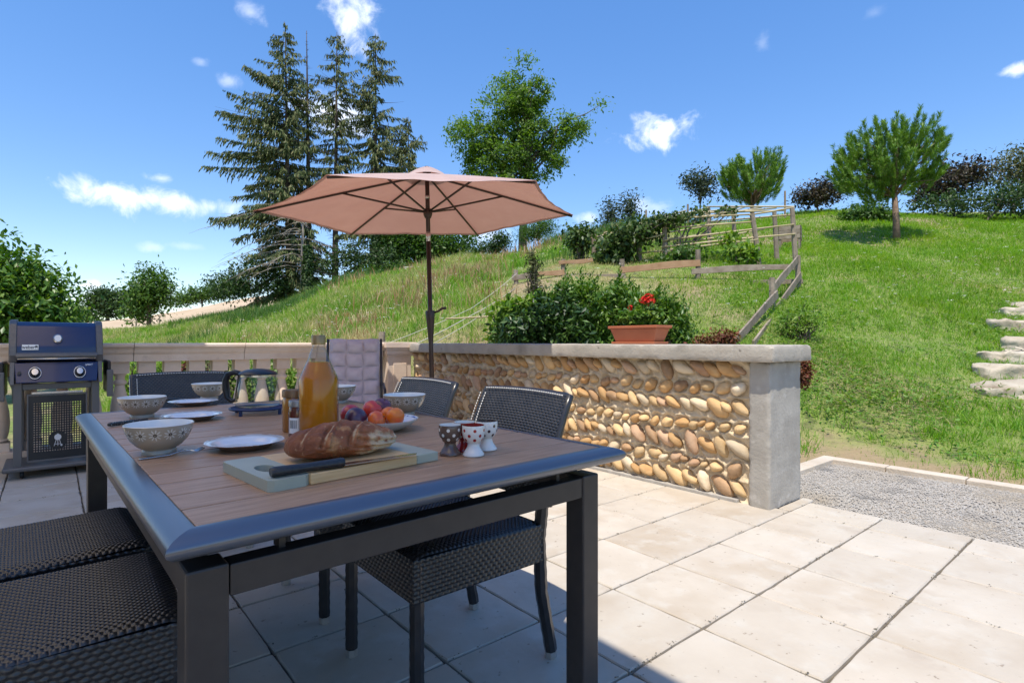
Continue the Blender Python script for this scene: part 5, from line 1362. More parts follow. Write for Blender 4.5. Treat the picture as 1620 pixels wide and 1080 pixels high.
for px, y0, lab in ((760, 400, 'thin grey post on the ridge right of the parasol pole'), (727, 411, 'short grey post on the ridge beside the parasol pole'), (603, 526, 'brown wooden post just beyond the balustrade pier'), (215, 505, 'dark field post left of the lone field tree'), (252, 500, 'leaning field post right of the lone field tree'), (1022, 333, 'thin post on the skyline behind the pergola'), (1242, 303, 'grey post on the skyline beside the smaller pine'), (1088, 324, 'short post on the skyline below the thin young tree')):
    d = {603: 8.0, 215: 42, 252: 42}.get(px, 30 if px < 900 else 22.5); b = place(px, d); h = wp(px, y0, d).z - b.z; h = max(.4, h); w_ = .11 if d < 10 else .09
    t = MB().tube([(0, 0, -.2), (0, 0, h * .5), (.02, .01, h)], [w_ / 2, w_ / 2 * .95, w_ / 2 * .9], 8).build('fence_post', WOOD, loc=b); tag(t, lab, 'post', 'old posts in the meadow')

# ------------------------------------------------------------------ plank fence and bamboo pergola on the slope
fence = thing('plank_fence', 'rustic fence of weathered half round planks stepping down to the cobble wall', 'fence', place(1100, 10.4)); fo = Vector(fence.location)
DF = lambda px: float(np.interp(px, [800, 890, 985, 1105, 1265], [11.0, 10.9, 10.55, 10.4, 10.35]))


def plank(a, b_, da, db, w, m=WOOD, th=.028):
    p, q = wp(*a, da) - fo, wp(*b_, db) - fo; mb = MB(); n_ = 6; L = (q - p).length; ax = (q - p).normalized(); s_ = ax.cross(Vector((0, 0, 1))).normalized(); u = s_.cross(ax); vs = []
    ph = random.uniform(0, 6)
    for i in range(n_ + 1):
        t = i / n_; c = p.lerp(q, t) + u * (.018 * math.sin(ph + 4 * t)); ww = w / 2 * (1 + .10 * math.sin(ph * 2 + 7 * t))
        vs += [c - u * ww - s_ * th / 2, c - u * ww + s_ * th / 2, c + u * ww + s_ * th / 2, c + u * ww - s_ * th / 2]
    fs = [(4 * i + j, 4 * i + (j + 1) % 4, 4 * i + 4 + (j + 1) % 4, 4 * i + 4 + j) for i in range(n_) for j in range(4)] + [(3, 2, 1, 0), (4 * n_, 4 * n_ + 1, 4 * n_ + 2, 4 * n_ + 3)]
    mb.add(vs, fs).build('plank', m, fence, bevel=.004)


for a, b_, w, m in (((810, 439), (848, 437), .11, WOOD), ((846, 437), (893, 430), .10, WOODO), ((884, 418), (938, 411), .075, WOODO), ((889, 442), (990, 437), .115, WOOD), ((980, 427), (1108, 418), .125, WOODO), ((1094, 430), (1256, 423), .11, WOOD), ((998, 448), (1108, 445), .085, WOOD), ((1097, 454), (1270, 447), .095, WOOD), ((812, 456), (890, 450), .07, WOOD), ((889, 456), (990, 451), .07, WOOD)):
    plank(a, b_, DF(a[0]) - .04, DF(b_[0]) - .04, w, m)
for a, b_, da, db, w in (((1262, 409), (1219, 466), 10.3, 9.0, .13), ((1267, 437), (1222, 497), 10.28, 8.9, .13), ((1230, 467), (1160, 544), 8.95, 7.0, .125), ((1227, 504), (1192, 546), 8.85, 7.0, .12)): plank(a, b_, da, db, w)
for px, y0, y1, d in ((891, 411, 450, None), (984, 411, 450, None), (1104, 396, 458, None), (1262, 405, 466, None), (816, 428, 462, None), (1221, 440, 510, 9.0)):
    d = d or DF(px); p = wp(px, y0, d) - fo; q = wp(px, y1, d); z = Hs(q.x, q.y) - .25 - fo.z; mb = MB(); mb.tube([(p.x, p.y, z), (p.x + .01, p.y, (z + p.z) / 2), p], [.052, .05, .046], 7); mb.build('post', WOOD, fence, smooth=40)
for px, y0, d in ((1190, 541, 6.95), (1164, 541, 6.9)): pass

pg = thing('pergola', 'rough pergola of wooden posts lashed with yellow bamboo canes behind the fence', 'pergola', place(1130, 12.5)); po = Vector(pg.location)
for (x0, y0), x1, d in (((1051, 347), 1053, 12.2), ((1121, 331), 1123, 14.6), ((1190, 339), 1203, 12.0), ((1253, 330), 1261, 12.0), ((939, 372), 941, 12.4), ((1010, 362), 1012, 12.3), ((1160, 331), 1163, 14.3), ((1225, 336), 1230, 13.2)):
    p = wp(x0, y0, d); q = place(x1, d); MB().tube([q - po - Vector((0, 0, .25)), (q - po).lerp(p - po, .5) + Vector((.01, .01, 0)), p - po], [.062, .058, .052], 8).build('post', WOOD, pg, smooth=40)
for a, b_, da, db in (((1046, 348), (1192, 340), 12.2, 12.0), ((1185, 341), (1256, 329), 11.98, 12.0), ((1040, 349), (1123, 329), 12.2, 14.6), ((1118, 328), (1256, 328), 14.6, 12.0), ((1060, 346), (1168, 329), 12.2, 14.2), ((1100, 345), (1205, 329), 12.1, 13.6), ((935, 378), (1050, 347), 12.4, 12.2), ((955, 370), (1085, 334), 12.4, 13.6),
                      ((1048, 382), (1256, 356), 12.15, 11.95), ((1046, 392), (1258, 371), 12.15, 11.95), ((1060, 379), (1130, 371), 12.2, 14.5), ((1010, 402), (1200, 380), 12.25, 11.9), ((1140, 338), (1228, 330), 12.1, 13.0), ((980, 366), (1062, 345), 12.4, 12.3), ((1020, 366), (1120, 339), 12.5, 14.4), ((1005, 377), (1130, 357), 12.6, 14.4), ((1068, 386), (1210, 363), 12.25, 13.0), ((1048, 362), (1190, 352), 12.18, 12.0), ((1080, 338), (1240, 334), 12.6, 12.4), ((1120, 352), (1250, 341), 14.5, 12.0), ((940, 396), (1050, 372), 12.38, 12.18), ((1130, 346), (1180, 328), 12.1, 14.4)):
    p, q = wp(*a, da) - po, wp(*b_, db) - po; MB().tube([p, p.lerp(q, .5) + Vector((0, 0, random.uniform(-.03, .03))), q], [.019, .021, .018], 7).build('cane', BAMB, pg, smooth=True)


def vine(name, label, cat_, bl, n_, size, leaf, seed, d0, group=None, stem=True, droop=.5, spread=.12, per=14):
    base = place(bl[0][0], d0); r = np.random.default_rng(seed); k = d0 / FOC
    b2 = [(rel(b[0], b[1], d0 + (b[4] if len(b) > 4 else 0), base), (b[2] * k, max(.25, b[2] * k * .6), b[3] * k)) for b in bl]
    (V, F), cl = crown(b2, n_, per, size, spread, r, .62, droop, .3); t = thing(name, label, cat_, base, 0, group); crown_obj('foliage', V, F, LEAF[leaf], t)
    if stem:
        rd = random.Random(seed); mb = MB()
        for i in rd.sample(range(len(cl)), min(len(cl), 16)): limb(mb, (rd.uniform(-.1, .1), rd.uniform(-.1, .1), -.1), tuple(cl[i]), .018, .005, rd, 5, 4)
        mb.build('stem', BARK, t, smooth=True)
    return t


vine('grape_vine', 'dense kiwi vine climbing the pergola end post', 'vine', [(975, 395, 38, 30), (1000, 372, 40, 18), (960, 415, 24, 22), (1020, 362, 26, 10), (1045, 352, 16, 7)], 230, .062, 'vine', 61, 12.2)
vine('climbing_shrub', 'dark climber on a stake between fence and vine', 'vine', [(917, 382, 17, 22), (920, 372, 18, 12)], 70, .06, 'vine', 62, 12.6)
vine('berry_bush', 'low dark berry bush under the pergola canes', 'bush', [(1080, 405, 26, 12), (1060, 410, 20, 10), (1100, 402, 16, 9)], 60, .05, 'mid', 63, 12.0)
vine('climbing_vine', 'thin vine straggling along the upper canes of the pergola', 'vine', [(1075, 345, 24, 7), (1110, 338, 18, 6), (1052, 365, 8, 20), (1150, 335, 16, 5)], 46, .05, 'vine', 65, 12.2, spread=.09, per=12)
vine('young_vine', 'young vine with pale leaves tied to the canes of the pergola', 'vine', [(1170, 402, 17, 18), (1158, 380, 8, 10), (1185, 408, 10, 12)], 46, .06, 'light', 64, 11.8)
wb = place(1250, 15); tub = thing('wooden_planter', 'square weathered wooden planter box above the pergola corner', 'planter', wb, R(20)); zt = wp(1250, 361, 15).z - wb.z
mb = MB()
for k in range(4):
    for q in range(3):
        a = R(90 * k); MB().box((.26 * math.cos(a), .26 * math.sin(a), zt - .06 - .115 * q), (.03 if k % 2 == 0 else .55, .55 if k % 2 == 0 else .03, .108)).build('plank', WOOD, tub, bevel=.004)
for a in (45, 135, 225, 315): MB().box((.33 * math.cos(R(a)), .33 * math.sin(R(a)), zt / 2 - .15), (.05, .05, zt + .3)).build('post', WOOD, tub)

# ------------------------------------------------------------------ planting right behind the wall
def shrub(label, bl, n_, size, leaf, seed, d0, spread=.085, per=22, name='laurel_shrub', grp='evergreen shrubs behind the wall', ratio=.36, shoots=0):
    base = place(bl[0][0], d0); r = np.random.default_rng(seed); k = d0 / FOC
    b2 = [(rel(b[0], b[1], d0 + (b[4] if len(b) > 4 else 0), base), (b[2] * k, b[2] * k * .8, b[3] * k)) for b in bl]
    (V, F), cl = crown(b2, n_, per, size, spread, r, ratio, .05, .45)
    if shoots:                                   # upright leafy shoots rising out of the outline
        P_, A_, N_ = [], [], []
        for c in cl[r.choice(len(cl), shoots)]:
            ax = unit(np.array([r.normal() * .3, r.normal() * .3, 1.0])); L_ = r.uniform(.10, .26)
            for q in range(16):
                a = q * 2.4; o_ = np.array([math.cos(a), math.sin(a), .55 + .05 * q]); P_.append(np.array(c) + ax * L_ * (q / 16 + .1) + o_ * size * .6); A_.append(o_); N_.append(np.array([-o_[0] * .4, -o_[1] * .4, 1]))
        V, F = cat([(V, F), leaves(np.array(P_), np.array(A_), np.array(N_), size * r.uniform(.7, 1.1, len(P_)), size * ratio * r.uniform(.7, 1, len(P_)))])
    t = thing(name, label, 'shrub', base, 0, grp); crown_obj('foliage', V, F, LEAF[leaf], t); rd = random.Random(seed); mb = MB()
    hang = d0 < 4
    for i in rd.sample(range(len(cl)), min(len(cl), 8 if hang else 30)): limb(mb, (b2[0][0][0], b2[0][0][1], b2[0][0][2] + .05) if hang else (rd.uniform(-.15, .15), rd.uniform(-.15, .15), -.3), tuple(cl[i]), .003 if hang else .014, .002 if hang else .004, rd, 5, 4)
    mb.build('stem', BARKD, t, smooth=True); return t


shrub('dark glossy laurel behind the shaded part of the coping', [(840, 520, 56, 26), (880, 500, 50, 34), (815, 530, 34, 16), (900, 530, 60, 24)], 300, .05, 'laurel', 71, 7.1, shoots=30)
shrub('bright green laurel with leafy shoots between the dark laurel and the flower trough', [(935, 485, 46, 30), (905, 470, 34, 20), (965, 500, 46, 34), (985, 475, 34, 22), (945, 530, 44, 22)], 260, .042, 'fresh', 72, 7.3, shoots=110)
shrub('green laurel spilling out beside the terracotta trough', [(1065, 515, 26, 30), (1050, 490, 22, 22), (1082, 535, 18, 14), (1030, 500, 30, 30)], 150, .038, 'fresh', 73, 6.9, shoots=60)
shrub('pale yellow green creeper leaves beside the dark laurel', [(800, 505, 18, 10), (815, 490, 20, 10), (790, 530, 14, 12), (855, 480, 22, 8)], 60, .05, 'light', 74, 7.2, name='creeper', ratio=.6)
sedm = ramp_mat('russet_leaf', [(.10, .028, .018), (.16, .05, .03), (.22, .09, .04), (.12, .10, .03)], .6, .2); LEAF['russet'] = sedm
shrub('russet red sedum hump behind the coping near the leaning planks', [(1135, 540, 26, 12), (1150, 535, 16, 10), (1112, 545, 14, 8)], 60, .022, 'russet', 75, 6.2, .05, 26, 'sedum', 'russet plants by the wall', .5)
shrub('russet tuft of dry growth clinging beside the end pillar under the coping', [(1272, 590, 8, 14), (1268, 578, 7, 9), (1271, 606, 4, 10)], 34, .014, 'russet', 76, 3.78, .022, 26, 'sedum', 'russet plants by the wall', .5)
shrub('pale umbellifer with feathery leaves at the foot of the leaning planks', [(1262, 505, 26, 22), (1280, 490, 20, 16), (1245, 520, 18, 16), (1290, 515, 16, 16)], 75, .036, 'light', 77, 7.6, .07, 14, 'umbellifer', 'wild plants', .3)
shrub('tall grey green weed standing in front of the fence end', [(845, 440, 7, 28), (846, 470, 8, 22), (842, 410, 5, 12)], 60, .05, 'olive', 78, 9.5, .06, 14, 'tall_weed', 'wild plants', .25)
for i, (px, d, h, leafn, lab) in enumerate(((215, 5.9 + 1.2, 560, 'light', 'pale leafy plant seen through the first baluster gap beside the barbecue'), (262, 7.1, 565, 'light', 'pale leafy plant behind the second baluster gap from the barbecue'), (300, 7.2, 560, 'russet', 'russet flowering plant behind the balusters above the black chair back'), (340, 7.3, 566, 'olive', 'olive green plant behind the balusters above the bowl'), (378, 7.4, 555, 'light', 'bright green plant behind the balusters above the coffee pot'), (420, 7.4, 560, 'fresh', 'green plant behind the balusters right of the coffee pot'), (455, 7.4, 562, 'light', 'light green plant behind the balusters beside the juice bottle'), (610, 7.6, 560, 'fresh', 'green plant glimpsed between pier and cushion'))):
    k = 1; shrub(lab, [(px, 590, 22, 30), (px + 4, 620, 24, 30)], 44, .036, leafn, 80 + i, d, .09, 18, 'border_plant', 'plants behind the balusters', .4)

# trough with geranium
tq = gp(1010, 547, .979); TERRA = mat('terracotta_plastic', (.40, .115, .05), (.46, .15, .07), 4, .5)
tc = Vector((3.30 + .14, 0, .979)); tcy = wp(1010, 530, 3.75)
c0 = Vector((3.46, 2.63, .9795))
tr = thing('flower_trough', 'terracotta window box with a double rim standing on the sunlit coping', 'planter', c0, R(90))


def frustum(mb, w0, d0, w1, d1, z0, z1):
    vs = [(sx * w / 2, sy * d / 2, z) for (w, d, z) in ((w0, d0, z0), (w1, d1, z1)) for sx, sy in ((-1, -1), (1, -1), (1, 1), (-1, 1))]
    return mb.add(vs, [(3, 2, 1, 0), (4, 5, 6, 7)] + [(i, (i + 1) % 4, (i + 1) % 4 + 4, i + 4) for i in range(4)])


frustum(MB(), .40, .17, .41, .175, 0, .018).build('saucer', TERRA, tr, bevel=.004)
frustum(MB(), .355, .13, .43, .178, .019, .118).build('body', TERRA, tr, bevel=.006)
frustum(MB(), .452, .20, .456, .203, .1185, .140).build('rim', TERRA, tr, bevel=.004)
MB().box((0, 0, .139), (.40, .15, .006)).build('soil', mat('potting_soil', (.03, .02, .015), rough=.95), tr)
ge = thing('geranium', 'geranium with green leaves and bright red flower heads growing in the trough', 'flower', c0 + Vector((0, 0, .141)), R(90)); r = np.random.default_rng(90); rd = random.Random(90)
cen, _ = clumps([((0, 0, .05), (.21, .10, .065)), ((-.08, 0, .09), (.12, .10, .07)), ((.10, .0, .07), (.12, .09, .07))], 250, r, .2); V, F = leaves(np.repeat(cen, 2, 0) + r.normal(size=(500, 3)) * .008, r.normal(size=(500, 3)), r.normal(size=(500, 3)) * .5 + (0, 0, 1), r.uniform(.014, .028, 500), r.uniform(.013, .024, 500), .2)
crown_obj('foliage', V, F, LEAF['fresh'], ge)
# along the wall, -x of the trough lies towards the near end (rotated by a quarter turn)
mb = MB()
heads = [(-.075, -.02, .205, .040), (-.105, 0, .185, .034), (-.045, .0, .19, .034), (-.085, .02, .175, .03), (.10, -.02, .14, .018)]
for x, y, z, s_ in heads: mb.tube([(x * .6, y, 0), (x * .9, y, z * .6), (x, y, z)], [.003, .0025, .002], 5)
for k in range(24): a = (rd.uniform(-.2, .2), rd.uniform(-.07, .07)); mb.tube([(a[0] * .7, a[1] * .6, -.002), (a[0], a[1], rd.uniform(.03, .10))], [.003, .002], 5)
mb.tube([(.06, 0, 0), (.09, .01, .12), (.10, .0, .20)], [.003, .0025, .0015], 5)
mb.build('stem', LEAF['mid'], ge, smooth=True)
PET = ramp_mat('red_petal', [(.48, .010, .010), (.62, .02, .012), (.70, .05, .025)], .5, .25)
for x, y, z, s_ in heads:                          # every head a ball of five petalled florets on short stalks
    nf = int(30 * (s_ / .04) ** 2) + 4; dv = unit(r.normal(size=(nf, 3)) + (0, 0, .35)); c = np.array([x, y, z]) + dv * s_ * r.uniform(.75, 1.05, (nf, 1)); t1 = unit(np.cross(dv, r.normal(size=(nf, 3)))); t2 = np.cross(dv, t1); PC, PA, PN = [], [], []
    for q in range(5):
        a_ = 2 * math.pi * q / 5 + .2; rd_ = t1 * math.cos(a_) + t2 * math.sin(a_); PC.append(c + rd_ * .0062 + dv * .001); PA.append(rd_ + dv * .25); PN.append(dv + r.normal(size=(nf, 3)) * .12)
    V, F = leaves(np.concatenate(PC), np.concatenate(PA), np.concatenate(PN), .0068, .0050, .2); crown_obj('flower_head', V, F, PET, ge)
    mb = MB()
    for q in range(nf): mb.tube([(x, y, z - s_ * .4), tuple(c[q])], [.001, .0008], 4, caps=False)
    mb.build('stalk', LEAF['mid'], ge)['kind'] = 'stuff'

# ------------------------------------------------------------------ stone steps up the slope
STO = mat('cream_limestone', (.40, .335, .24), (.50, .44, .34), 5, .9, bump=.02, bscale=14, bdetail=9, per_object=True, tint=.1, extra=[((.25, .19, .12), 4, .54, .70), ((.50, .45, .36), 9, .58, .75)])
stp = thing('stone_steps', 'rough cream limestone steps set into the grass slope', 'steps', ground_at(1600, 560)[0]); so = Vector(stp.location)
from mathutils import noise as mn2
for i, (px, py, th, wd, off) in enumerate(((1540, 626, .17, 1.5, 0), (1540, 596, .15, 1.5, .0), (1548, 570, .15, 1.5, 0), (1578, 551, .16, 1.4, 0), (1566, 522, .19, 1.3, 0), (1580, 499, .14, 1.3, 0), (1584, 484, .10, 1.3, 0))):
    p, d = ground_at(px, py + 4); rr = random.Random(i + 300); mb = MB(); rv = Vector((RGT[0], RGT[1], 0)); fv = Vector((FWD[0], FWD[1], 0)); w = wd * rr.uniform(.9, 1.1)
    def sp(u, v, w=w, th=th, i=i):
        a = 2 * math.pi * u; k = min(1.0, 3.2 * (1 - abs(2 * v - 1))) ** .4; e = lambda q: math.copysign(abs(q) ** .3, q)
        x = w / 2 * e(math.cos(a)) * (.86 + .14 * k); y = .17 * e(math.sin(a)) * (.84 + .16 * k); z = th * 1.5 * (v - .5) * (1.0 if v > .5 else 1.8)
        nn = mn2.noise(Vector((x * 5 + i * 7, y * 6, z * 8))) * .045 + mn2.noise(Vector((x * 13 + i * 7, y * 13, z * 15))) * .022 + mn2.noise(Vector((x * 2.1 + i * 3, y * 2, i))) * .012
        return tuple(rv * (x * (1 + nn)) + fv * (y * (1 + nn * 4)) + Vector((0, 0, z + nn * 1.2 + (.02 * x))))
    mb.grid(sp, 44, 12); mb.add([sp(u / 44, 1) for u in range(44)], [tuple(range(44))]); mb.build('stone', STO, stp, smooth=50, loc=(p - so) + rv * (w / 2 + .16) + fv * .12 + Vector((0, 0, .045)), rot=(R(rr.uniform(-4, 4)), R(rr.uniform(-4, 4)), R(rr.uniform(-9, 9))))

# ------------------------------------------------------------------ strings and stakes in the meadow
CORD = mat('pale_cord', (.55, .52, .45), rough=.8); STAKE = mat('thin_stake', (.42, .30, .16), rough=.8)
def cordline(label, pts, m=CORD, rad=.0045, name='string_line', grp='pale cords strung over the meadow'):
    P_ = [wp(*p) for p in pts]; o_ = P_[0]; out = []
    for a, b_ in zip(P_, P_[1:]):
        for k in range(8): t = k / 8; out.append(a.lerp(b_, t) - o_ - Vector((0, 0, .035 * (b_ - a).length * t * (1 - t))))
    out.append(P_[-1] - o_); t = MB().tube(out, rad, 5).build(name, m, loc=o_, smooth=True); tag(t, label, 'cord', grp)
cordline('pale cord running up to the fence end, highest of the slanting three', [(608, 546, 7.4), (745, 489, 8.6), (818, 433, 10.8)])
cordline('pale cord running up to the fence, thickest and middle of the slanting three', [(655, 546, 7.2), (745, 500, 8.3), (815, 457, 10.6)], rad=.006)
cordline('pale cord running up behind the parasol pole, lowest of the slanting three', [(688, 543, 7.2), (760, 500, 8.2), (845, 460, 10.4)])
cordline('thin bamboo cane lying level beside the laurel', [(705, 505, 7.6), (850, 495, 7.6)], BAMB, .012, 'bamboo_cane', 'canes')
cordline('slack white rope garland looping between the thin stakes on the slope', [(640, 424, 22), (667, 422, 22), (690, 432, 22), (717, 424, 22)], rad=.02, name='rope_garland')
cordline('slack white rope garland lower down between the thin stakes', [(640, 425, 22), (665, 440, 22), (690, 430, 22), (716, 428, 22)], rad=.016, name='rope_garland')
for px, y0, lab in ((639, 422, 'thin pale stake carrying the rope garland left of the parasol pole'), (665, 421, 'thin pale stake in the middle of the rope garland'), (717, 422, 'thin pale stake at the end of the rope garland')):
    d = 22; b = place(px, d); h = max(.3, wp(px, y0, d).z - b.z); tag(MB().tube([(0, 0, -.2), (0, 0, h)], .022, 6).build('garland_stake', STAKE, loc=b), lab, 'stake', 'stakes of the rope garland')

# ------------------------------------------------------------------ grass
def blades(xy, h, w, r, lean=.45, seg=2):
    n_ = len(xy); z = H(xy[:, 0], xy[:, 1]); b = np.stack([xy[:, 0], xy[:, 1], z - .01], 1); a = r.uniform(0, 6.28, n_); side = np.stack([np.cos(a), np.sin(a), 0 * a], 1)
    ld = r.uniform(0, 6.28, n_); lv = np.stack([np.cos(ld), np.sin(ld), 0 * ld], 1) * (r.random((n_, 1)) ** .8 * lean * 1.6); h = h[:, None]; w = w[:, None]
    m = b + np.array([0, 0, 1]) * h * .6 + lv * h * .35; t = b + np.array([0, 0, 1]) * h * (1 - .25 * np.linalg.norm(lv, axis=1, keepdims=True)) + lv * h
    V = np.stack([b - side * w, b + side * w, m + side * w * .75, m - side * w * .75, t], 1); i = np.arange(n_)[:, None] * 5
    F = np.concatenate([i + [0, 1, 2], i + [0, 2, 3], i + [3, 2, 4]], 1).reshape(-1, 3); return V.reshape(-1, 3), F


def scatter(n_, u0, u1, d0, d1, r, pw=.55):
    d = d0 * (d1 / d0) ** (r.random(n_) ** pw if pw else r.random(n_)); u = r.uniform(u0, u1, n_); lat = u * d
    x = FWD[0] * d + RGT[0] * lat; y = FWD[1] * d + RGT[1] * lat; return np.stack([x, y], 1), d, u


def outside(xy): return ~(((xy[:, 0] < 5.16) & (xy[:, 1] < 2.0)) | ((xy[:, 0] < 3.80) & (xy[:, 1] < 6.12)))


def blotch(xy, f, s_): return np.sin(xy[:, 0] * f + s_) * np.sin(xy[:, 1] * f * 1.13 + s_ * 2.3) + .6 * np.sin(xy[:, 0] * f * 2.3 + s_ * 3) * np.sin(xy[:, 1] * f * 2.1 + s_)


r = np.random.default_rng(101)
LAWN = ramp_mat('lawn_blade', [(.11, .25, .015), (.14, .29, .02), (.17, .33, .03), (.21, .36, .04), (.28, .38, .06)], .5, .5, zone=[(.55, (.24, .36, .04), .52, .72), (1.9, (.33, .33, .12), .64, .76)])
MEAD = ramp_mat('meadow_blade', [(.14, .27, .03), (.21, .33, .045), (.32, .37, .085), (.46, .43, .18), (.56, .49, .26), (.24, .37, .06)], .6, .45, zone=[(.30, (.14, .28, .03), .50, .60), (.55, (.46, .37, .19), .56, .66), (1.7, (.34, .20, .10), .68, .75)])
xy, d, u = scatter(215000, .16, 1.05, 3.6, 25, r, .75)
dx, dy = xy[:, 0] - 5.12, xy[:, 1] - 1.96; bare = np.where(dy < 0, dx, np.where(dx < 0, dy, np.hypot(dx, dy)))
edge_ok = r.random(len(xy)) < np.clip(.09 + (bare - .14 + .3 * blotch(xy, 3.1, 1)) / .9, .05, 1)
k = outside(xy) & edge_ok & (r.random(len(xy)) < np.clip((u - .18 + .06 * blotch(xy, .8, 2)) / .2, 0, 1)); xy, d = xy[k], d[k]; n_ = len(xy)
h = .055 * r.uniform(.5, 1.5, n_) * (1 + .5 * np.clip(blotch(xy, 1.4, .4), -.7, 1.4)) * np.clip(d / 7, .85, 1.7); w = .0022 * np.clip(d / 6, .9, 3.2) * r.uniform(.7, 1.5, n_)
V, F = blades(xy, h, w, r, .8); o = bpy.data.objects.new('lawn_grass', np_mesh('lawn_grass', V, F, LAWN)); C.objects.link(o); struct(o, 'stuff', 'bright green rough cut grass on the slope beyond the gravel')
xy, d, u = scatter(260000, -.80, .40, 6.6, 42, r, .8); k = outside(xy) & (r.random(len(xy)) > np.clip((u - .20 + .06 * blotch(xy, .8, 2)) / .2, 0, 1)); xy, d, u = xy[k], d[k], u[k]; n_ = len(xy); bl = blotch(xy, .42, 2)
h = .14 * r.uniform(.4, 1.8, n_) * (1 + .55 * np.clip(bl, -.8, 1.6)) * (1 + .4 * np.clip(blotch(xy, 1.5, 4), -.8, 1.4)) * np.clip(d / 14, .65, 1.35) * np.where(u > .0, .5, 1); w = .0034 * np.clip(d / 9, .9, 3.4) * r.uniform(.7, 1.5, n_)
V, F = blades(xy, h, w, r, .65); o = bpy.data.objects.new('meadow_grass', np_mesh('meadow_grass', V, F, MEAD)); C.objects.link(o); struct(o, 'stuff', 'tall uncut meadow grass, part green and part dried to straw')
# taller green weeds in drifts near the ridge
TALLW = ramp_mat('tall_weed_leaf', [(.045, .11, .02), (.075, .16, .03), (.12, .21, .045)], .5, .35)
xy, d, u = scatter(60000, -.62, .36, 13, 38, r, .6); k = (blotch(xy, .33, 5.1) > .35) & outside(xy); xy, d = xy[k], d[k]; n_ = len(xy)
V, F = blades(xy, .55 * r.uniform(.5, 1.3, n_), .006 * np.clip(d / 14, 1, 2.6), r, .35); o = bpy.data.objects.new('tall_weeds', np_mesh('tall_weeds', V, F, TALLW)); C.objects.link(o); struct(o, 'stuff', 'drifts of tall green weeds standing in the meadow')
def tussocks(name, label, n_, per, u0, u1, d0, d1, hgt, wid, m, test, lean=.9, sp=.10):
    c, d, u = scatter(n_, u0, u1, d0, d1, r, .8); k = outside(c) & test(c, d, u) & ~((u > -.03) & (u < .55) & (d > 8.3) & (d < 13.2) & (hgt > .2)); c, d = c[k], d[k]; q = np.repeat(c, per, 0); dd = np.repeat(d, per)
    hh = np.repeat(r.uniform(.5, 1.5, len(c)), per); q = q + r.normal(size=q.shape) * sp * hh[:, None]; n2 = len(q)
    V, F = blades(q, hgt * hh * r.uniform(.55, 1.15, n2), wid * np.clip(dd / 9, .9, 3) * r.uniform(.7, 1.3, n2), r, lean); o = bpy.data.objects.new(name, np_mesh(name, V, F, m)); C.objects.link(o); struct(o, 'stuff', label)


STRAW = ramp_mat('straw_tussock', [(.40, .34, .15), (.52, .44, .24), (.60, .51, .31), (.40, .40, .14)], .7, .3); DOCK = ramp_mat('russet_seed_heads', [(.26, .13, .06), (.38, .22, .12), (.44, .32, .18)], .8, .25)
GREENT = ramp_mat('green_tussock', [(.10, .24, .02), (.15, .31, .03), (.20, .37, .04), (.28, .40, .065)], .5, .45)
tussocks('straw_tussocks', 'dried straw coloured grass tussocks in the meadow', 1500, 26, -.7, .30, 7.5, 38, .25, .0042, STRAW, lambda c, d, u: blotch(c, .6, 1.7) > -.1)
tussocks('green_tussocks', 'fresh green grass tussocks in the meadow', 1700, 26, -.75, .34, 7.5, 40, .30, .005, GREENT, lambda c, d, u: blotch(c, .5, 4.4) > -.05, .7)
tussocks('dock_stalks', 'russet seeding dock stalks in the meadow', 420, 16, -.35, .25, 9, 34, .42, .006, DOCK, lambda c, d, u: blotch(c, .45, 8.2) > .15, .4, .22)
tussocks('dry_grass_clump', 'pale dry grass lying behind the shaded coping', 80, 30, -.12, .42, 6.6, 8.6, .30, .003, STRAW, lambda c, d, u: (np.abs(u + .04 + .02 * blotch(c, 3, 1)) < .05) | ((np.abs(u - .32 + .05 * blotch(c, 2.5, 1)) < .05) & (blotch(c, 2, 5) > 0)), 1.2, .16)
tussocks('lawn_tufts', 'longer tufts of fresh grass and weeds on the slope', 1500, 22, .40, 1.05, 4.8, 22, .15, .0035, GREENT, lambda c, d, u: blotch(c, 1.0, 6.1) > .0, .9, .06)
# clover and broad weeds in the lawn, white flower heads
xy, d, u = scatter(26000, .40, 1.05, 4.2, 13, r, .9); k = outside(xy) & (r.random(len(xy)) < np.clip((blotch(xy, 1.1, 3.3) + .5) / 1.7, .05, .9)) & (np.maximum(xy[:, 0] - 5.12, xy[:, 1] - 1.96) > .5); xy = xy[k]; n_ = len(xy); cen = np.stack([xy[:, 0], xy[:, 1], H(xy[:, 0], xy[:, 1]) + r.uniform(.01, .06, n_)], 1)
V, F = leaves(cen, r.normal(size=cen.shape) * (1, 1, .3), r.normal(size=cen.shape) * .4 + (0, 0, 1), r.uniform(.010, .026, n_), r.uniform(.007, .014, n_)); o = bpy.data.objects.new('clover', np_mesh('clover', V, F, ramp_mat('clover_leaf', [(.07, .19, .02), (.11, .25, .03), (.16, .30, .045)], .45, .3))); C.objects.link(o); struct(o, 'stuff', 'clover and low broad weeds among the lawn grass')
xy, d, u = scatter(420, -.5, .95, 8.2, 26, r, 1.0); xy = xy[outside(xy)]; n_ = len(xy); kk = 9; a = r.uniform(0, 6.28, (n_, kk)); rr = .035 * np.sqrt(r.random((n_, kk))) * r.uniform(.6, 1.7, (n_, 1)); zz = H(xy[:, 0], xy[:, 1]) + r.uniform(.15, .42, n_)
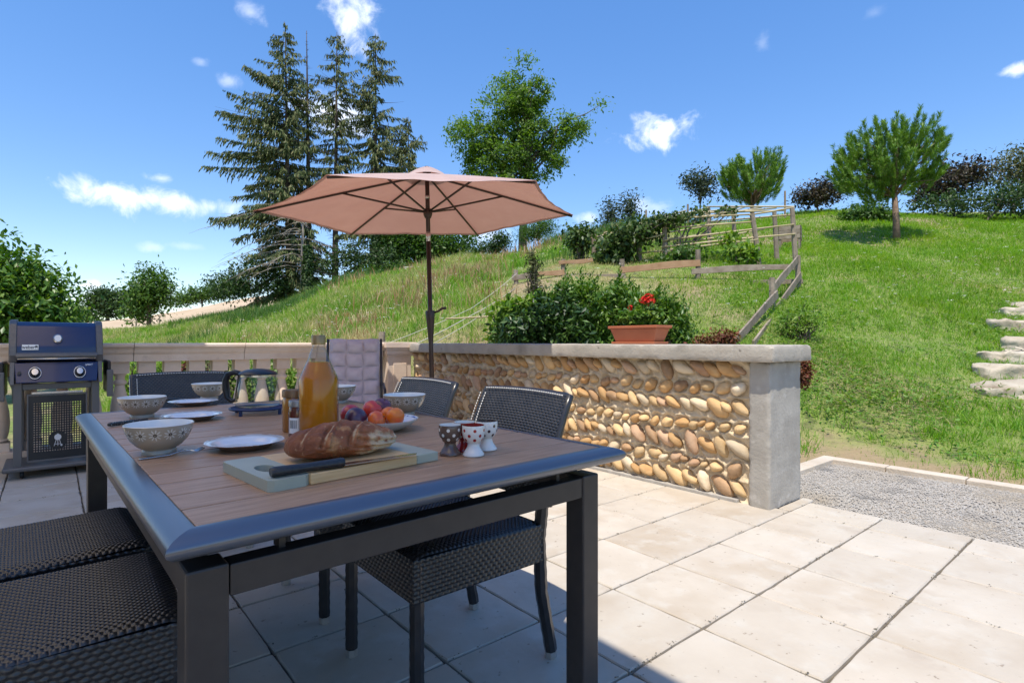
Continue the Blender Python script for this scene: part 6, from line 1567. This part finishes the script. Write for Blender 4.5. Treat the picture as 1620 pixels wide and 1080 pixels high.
cen = np.stack([xy[:, :1] + rr * np.cos(a), xy[:, 1:] + rr * np.sin(a), zz[:, None] + r.normal(size=(n_, kk)) * .005], -1).reshape(-1, 3); V, F = leaves(cen, r.normal(size=cen.shape) * (1, 1, .1), r.normal(size=cen.shape) * .25 + (0, 0, 1), .012, .010)
o = bpy.data.objects.new('wild_carrot_flowers', np_mesh('wild_carrot_flowers', V, F, ramp_mat('white_umbel', [(.62, .62, .55), (.75, .75, .70)], .7, .2))); C.objects.link(o); struct(o, 'stuff', 'white wild carrot flower heads scattered over the meadow')
# broad leaved weeds in patches
xy, d, u = scatter(3600, .36, 1.05, 5.4, 18, r, .85); k = outside(xy) & (r.random(len(xy)) < np.clip((blotch(xy, 1.25, 9.1) + .2) / 1.5, .04, .9)); xy, d = xy[k], d[k]; q = np.repeat(xy, 7, 0) + r.normal(size=(len(xy) * 7, 2)) * .05; n_ = len(q); cen = np.stack([q[:, 0], q[:, 1], H(q[:, 0], q[:, 1]) + r.uniform(.03, .13, n_)], 1)
V, F = leaves(cen, r.normal(size=cen.shape) * (1, 1, .5) + (0, 0, .25), r.normal(size=cen.shape) * .4 + (0, 0, 1), r.uniform(.016, .042, n_), r.uniform(.007, .016, n_)); o = bpy.data.objects.new('broad_weeds', np_mesh('broad_weeds', V, F, LEAF['light'])); C.objects.link(o); struct(o, 'stuff', 'patches of broad leaved weeds in the slope lawn')
# dry straw left lying on the lawn
xy, d, u = scatter(9000, .36, .95, 4.8, 11, r, 1.0); k = outside(xy) & (blotch(xy, .9, 7.7) > .55); xy = xy[k]; n_ = len(xy); cen = np.stack([xy[:, 0], xy[:, 1], H(xy[:, 0], xy[:, 1]) + r.uniform(.03, .07, n_)], 1)
V, F = leaves(cen, r.normal(size=cen.shape) * (1, 1, .12), r.normal(size=cen.shape) * .2 + (0, 0, 1), r.uniform(.04, .11, n_), .0022); o = bpy.data.objects.new('dry_straw', np_mesh('dry_straw', V, F, ramp_mat('straw_stalk', [(.30, .22, .11), (.42, .33, .18)], .8))); C.objects.link(o); struct(o, 'stuff', 'dry straw left lying on the green slope')
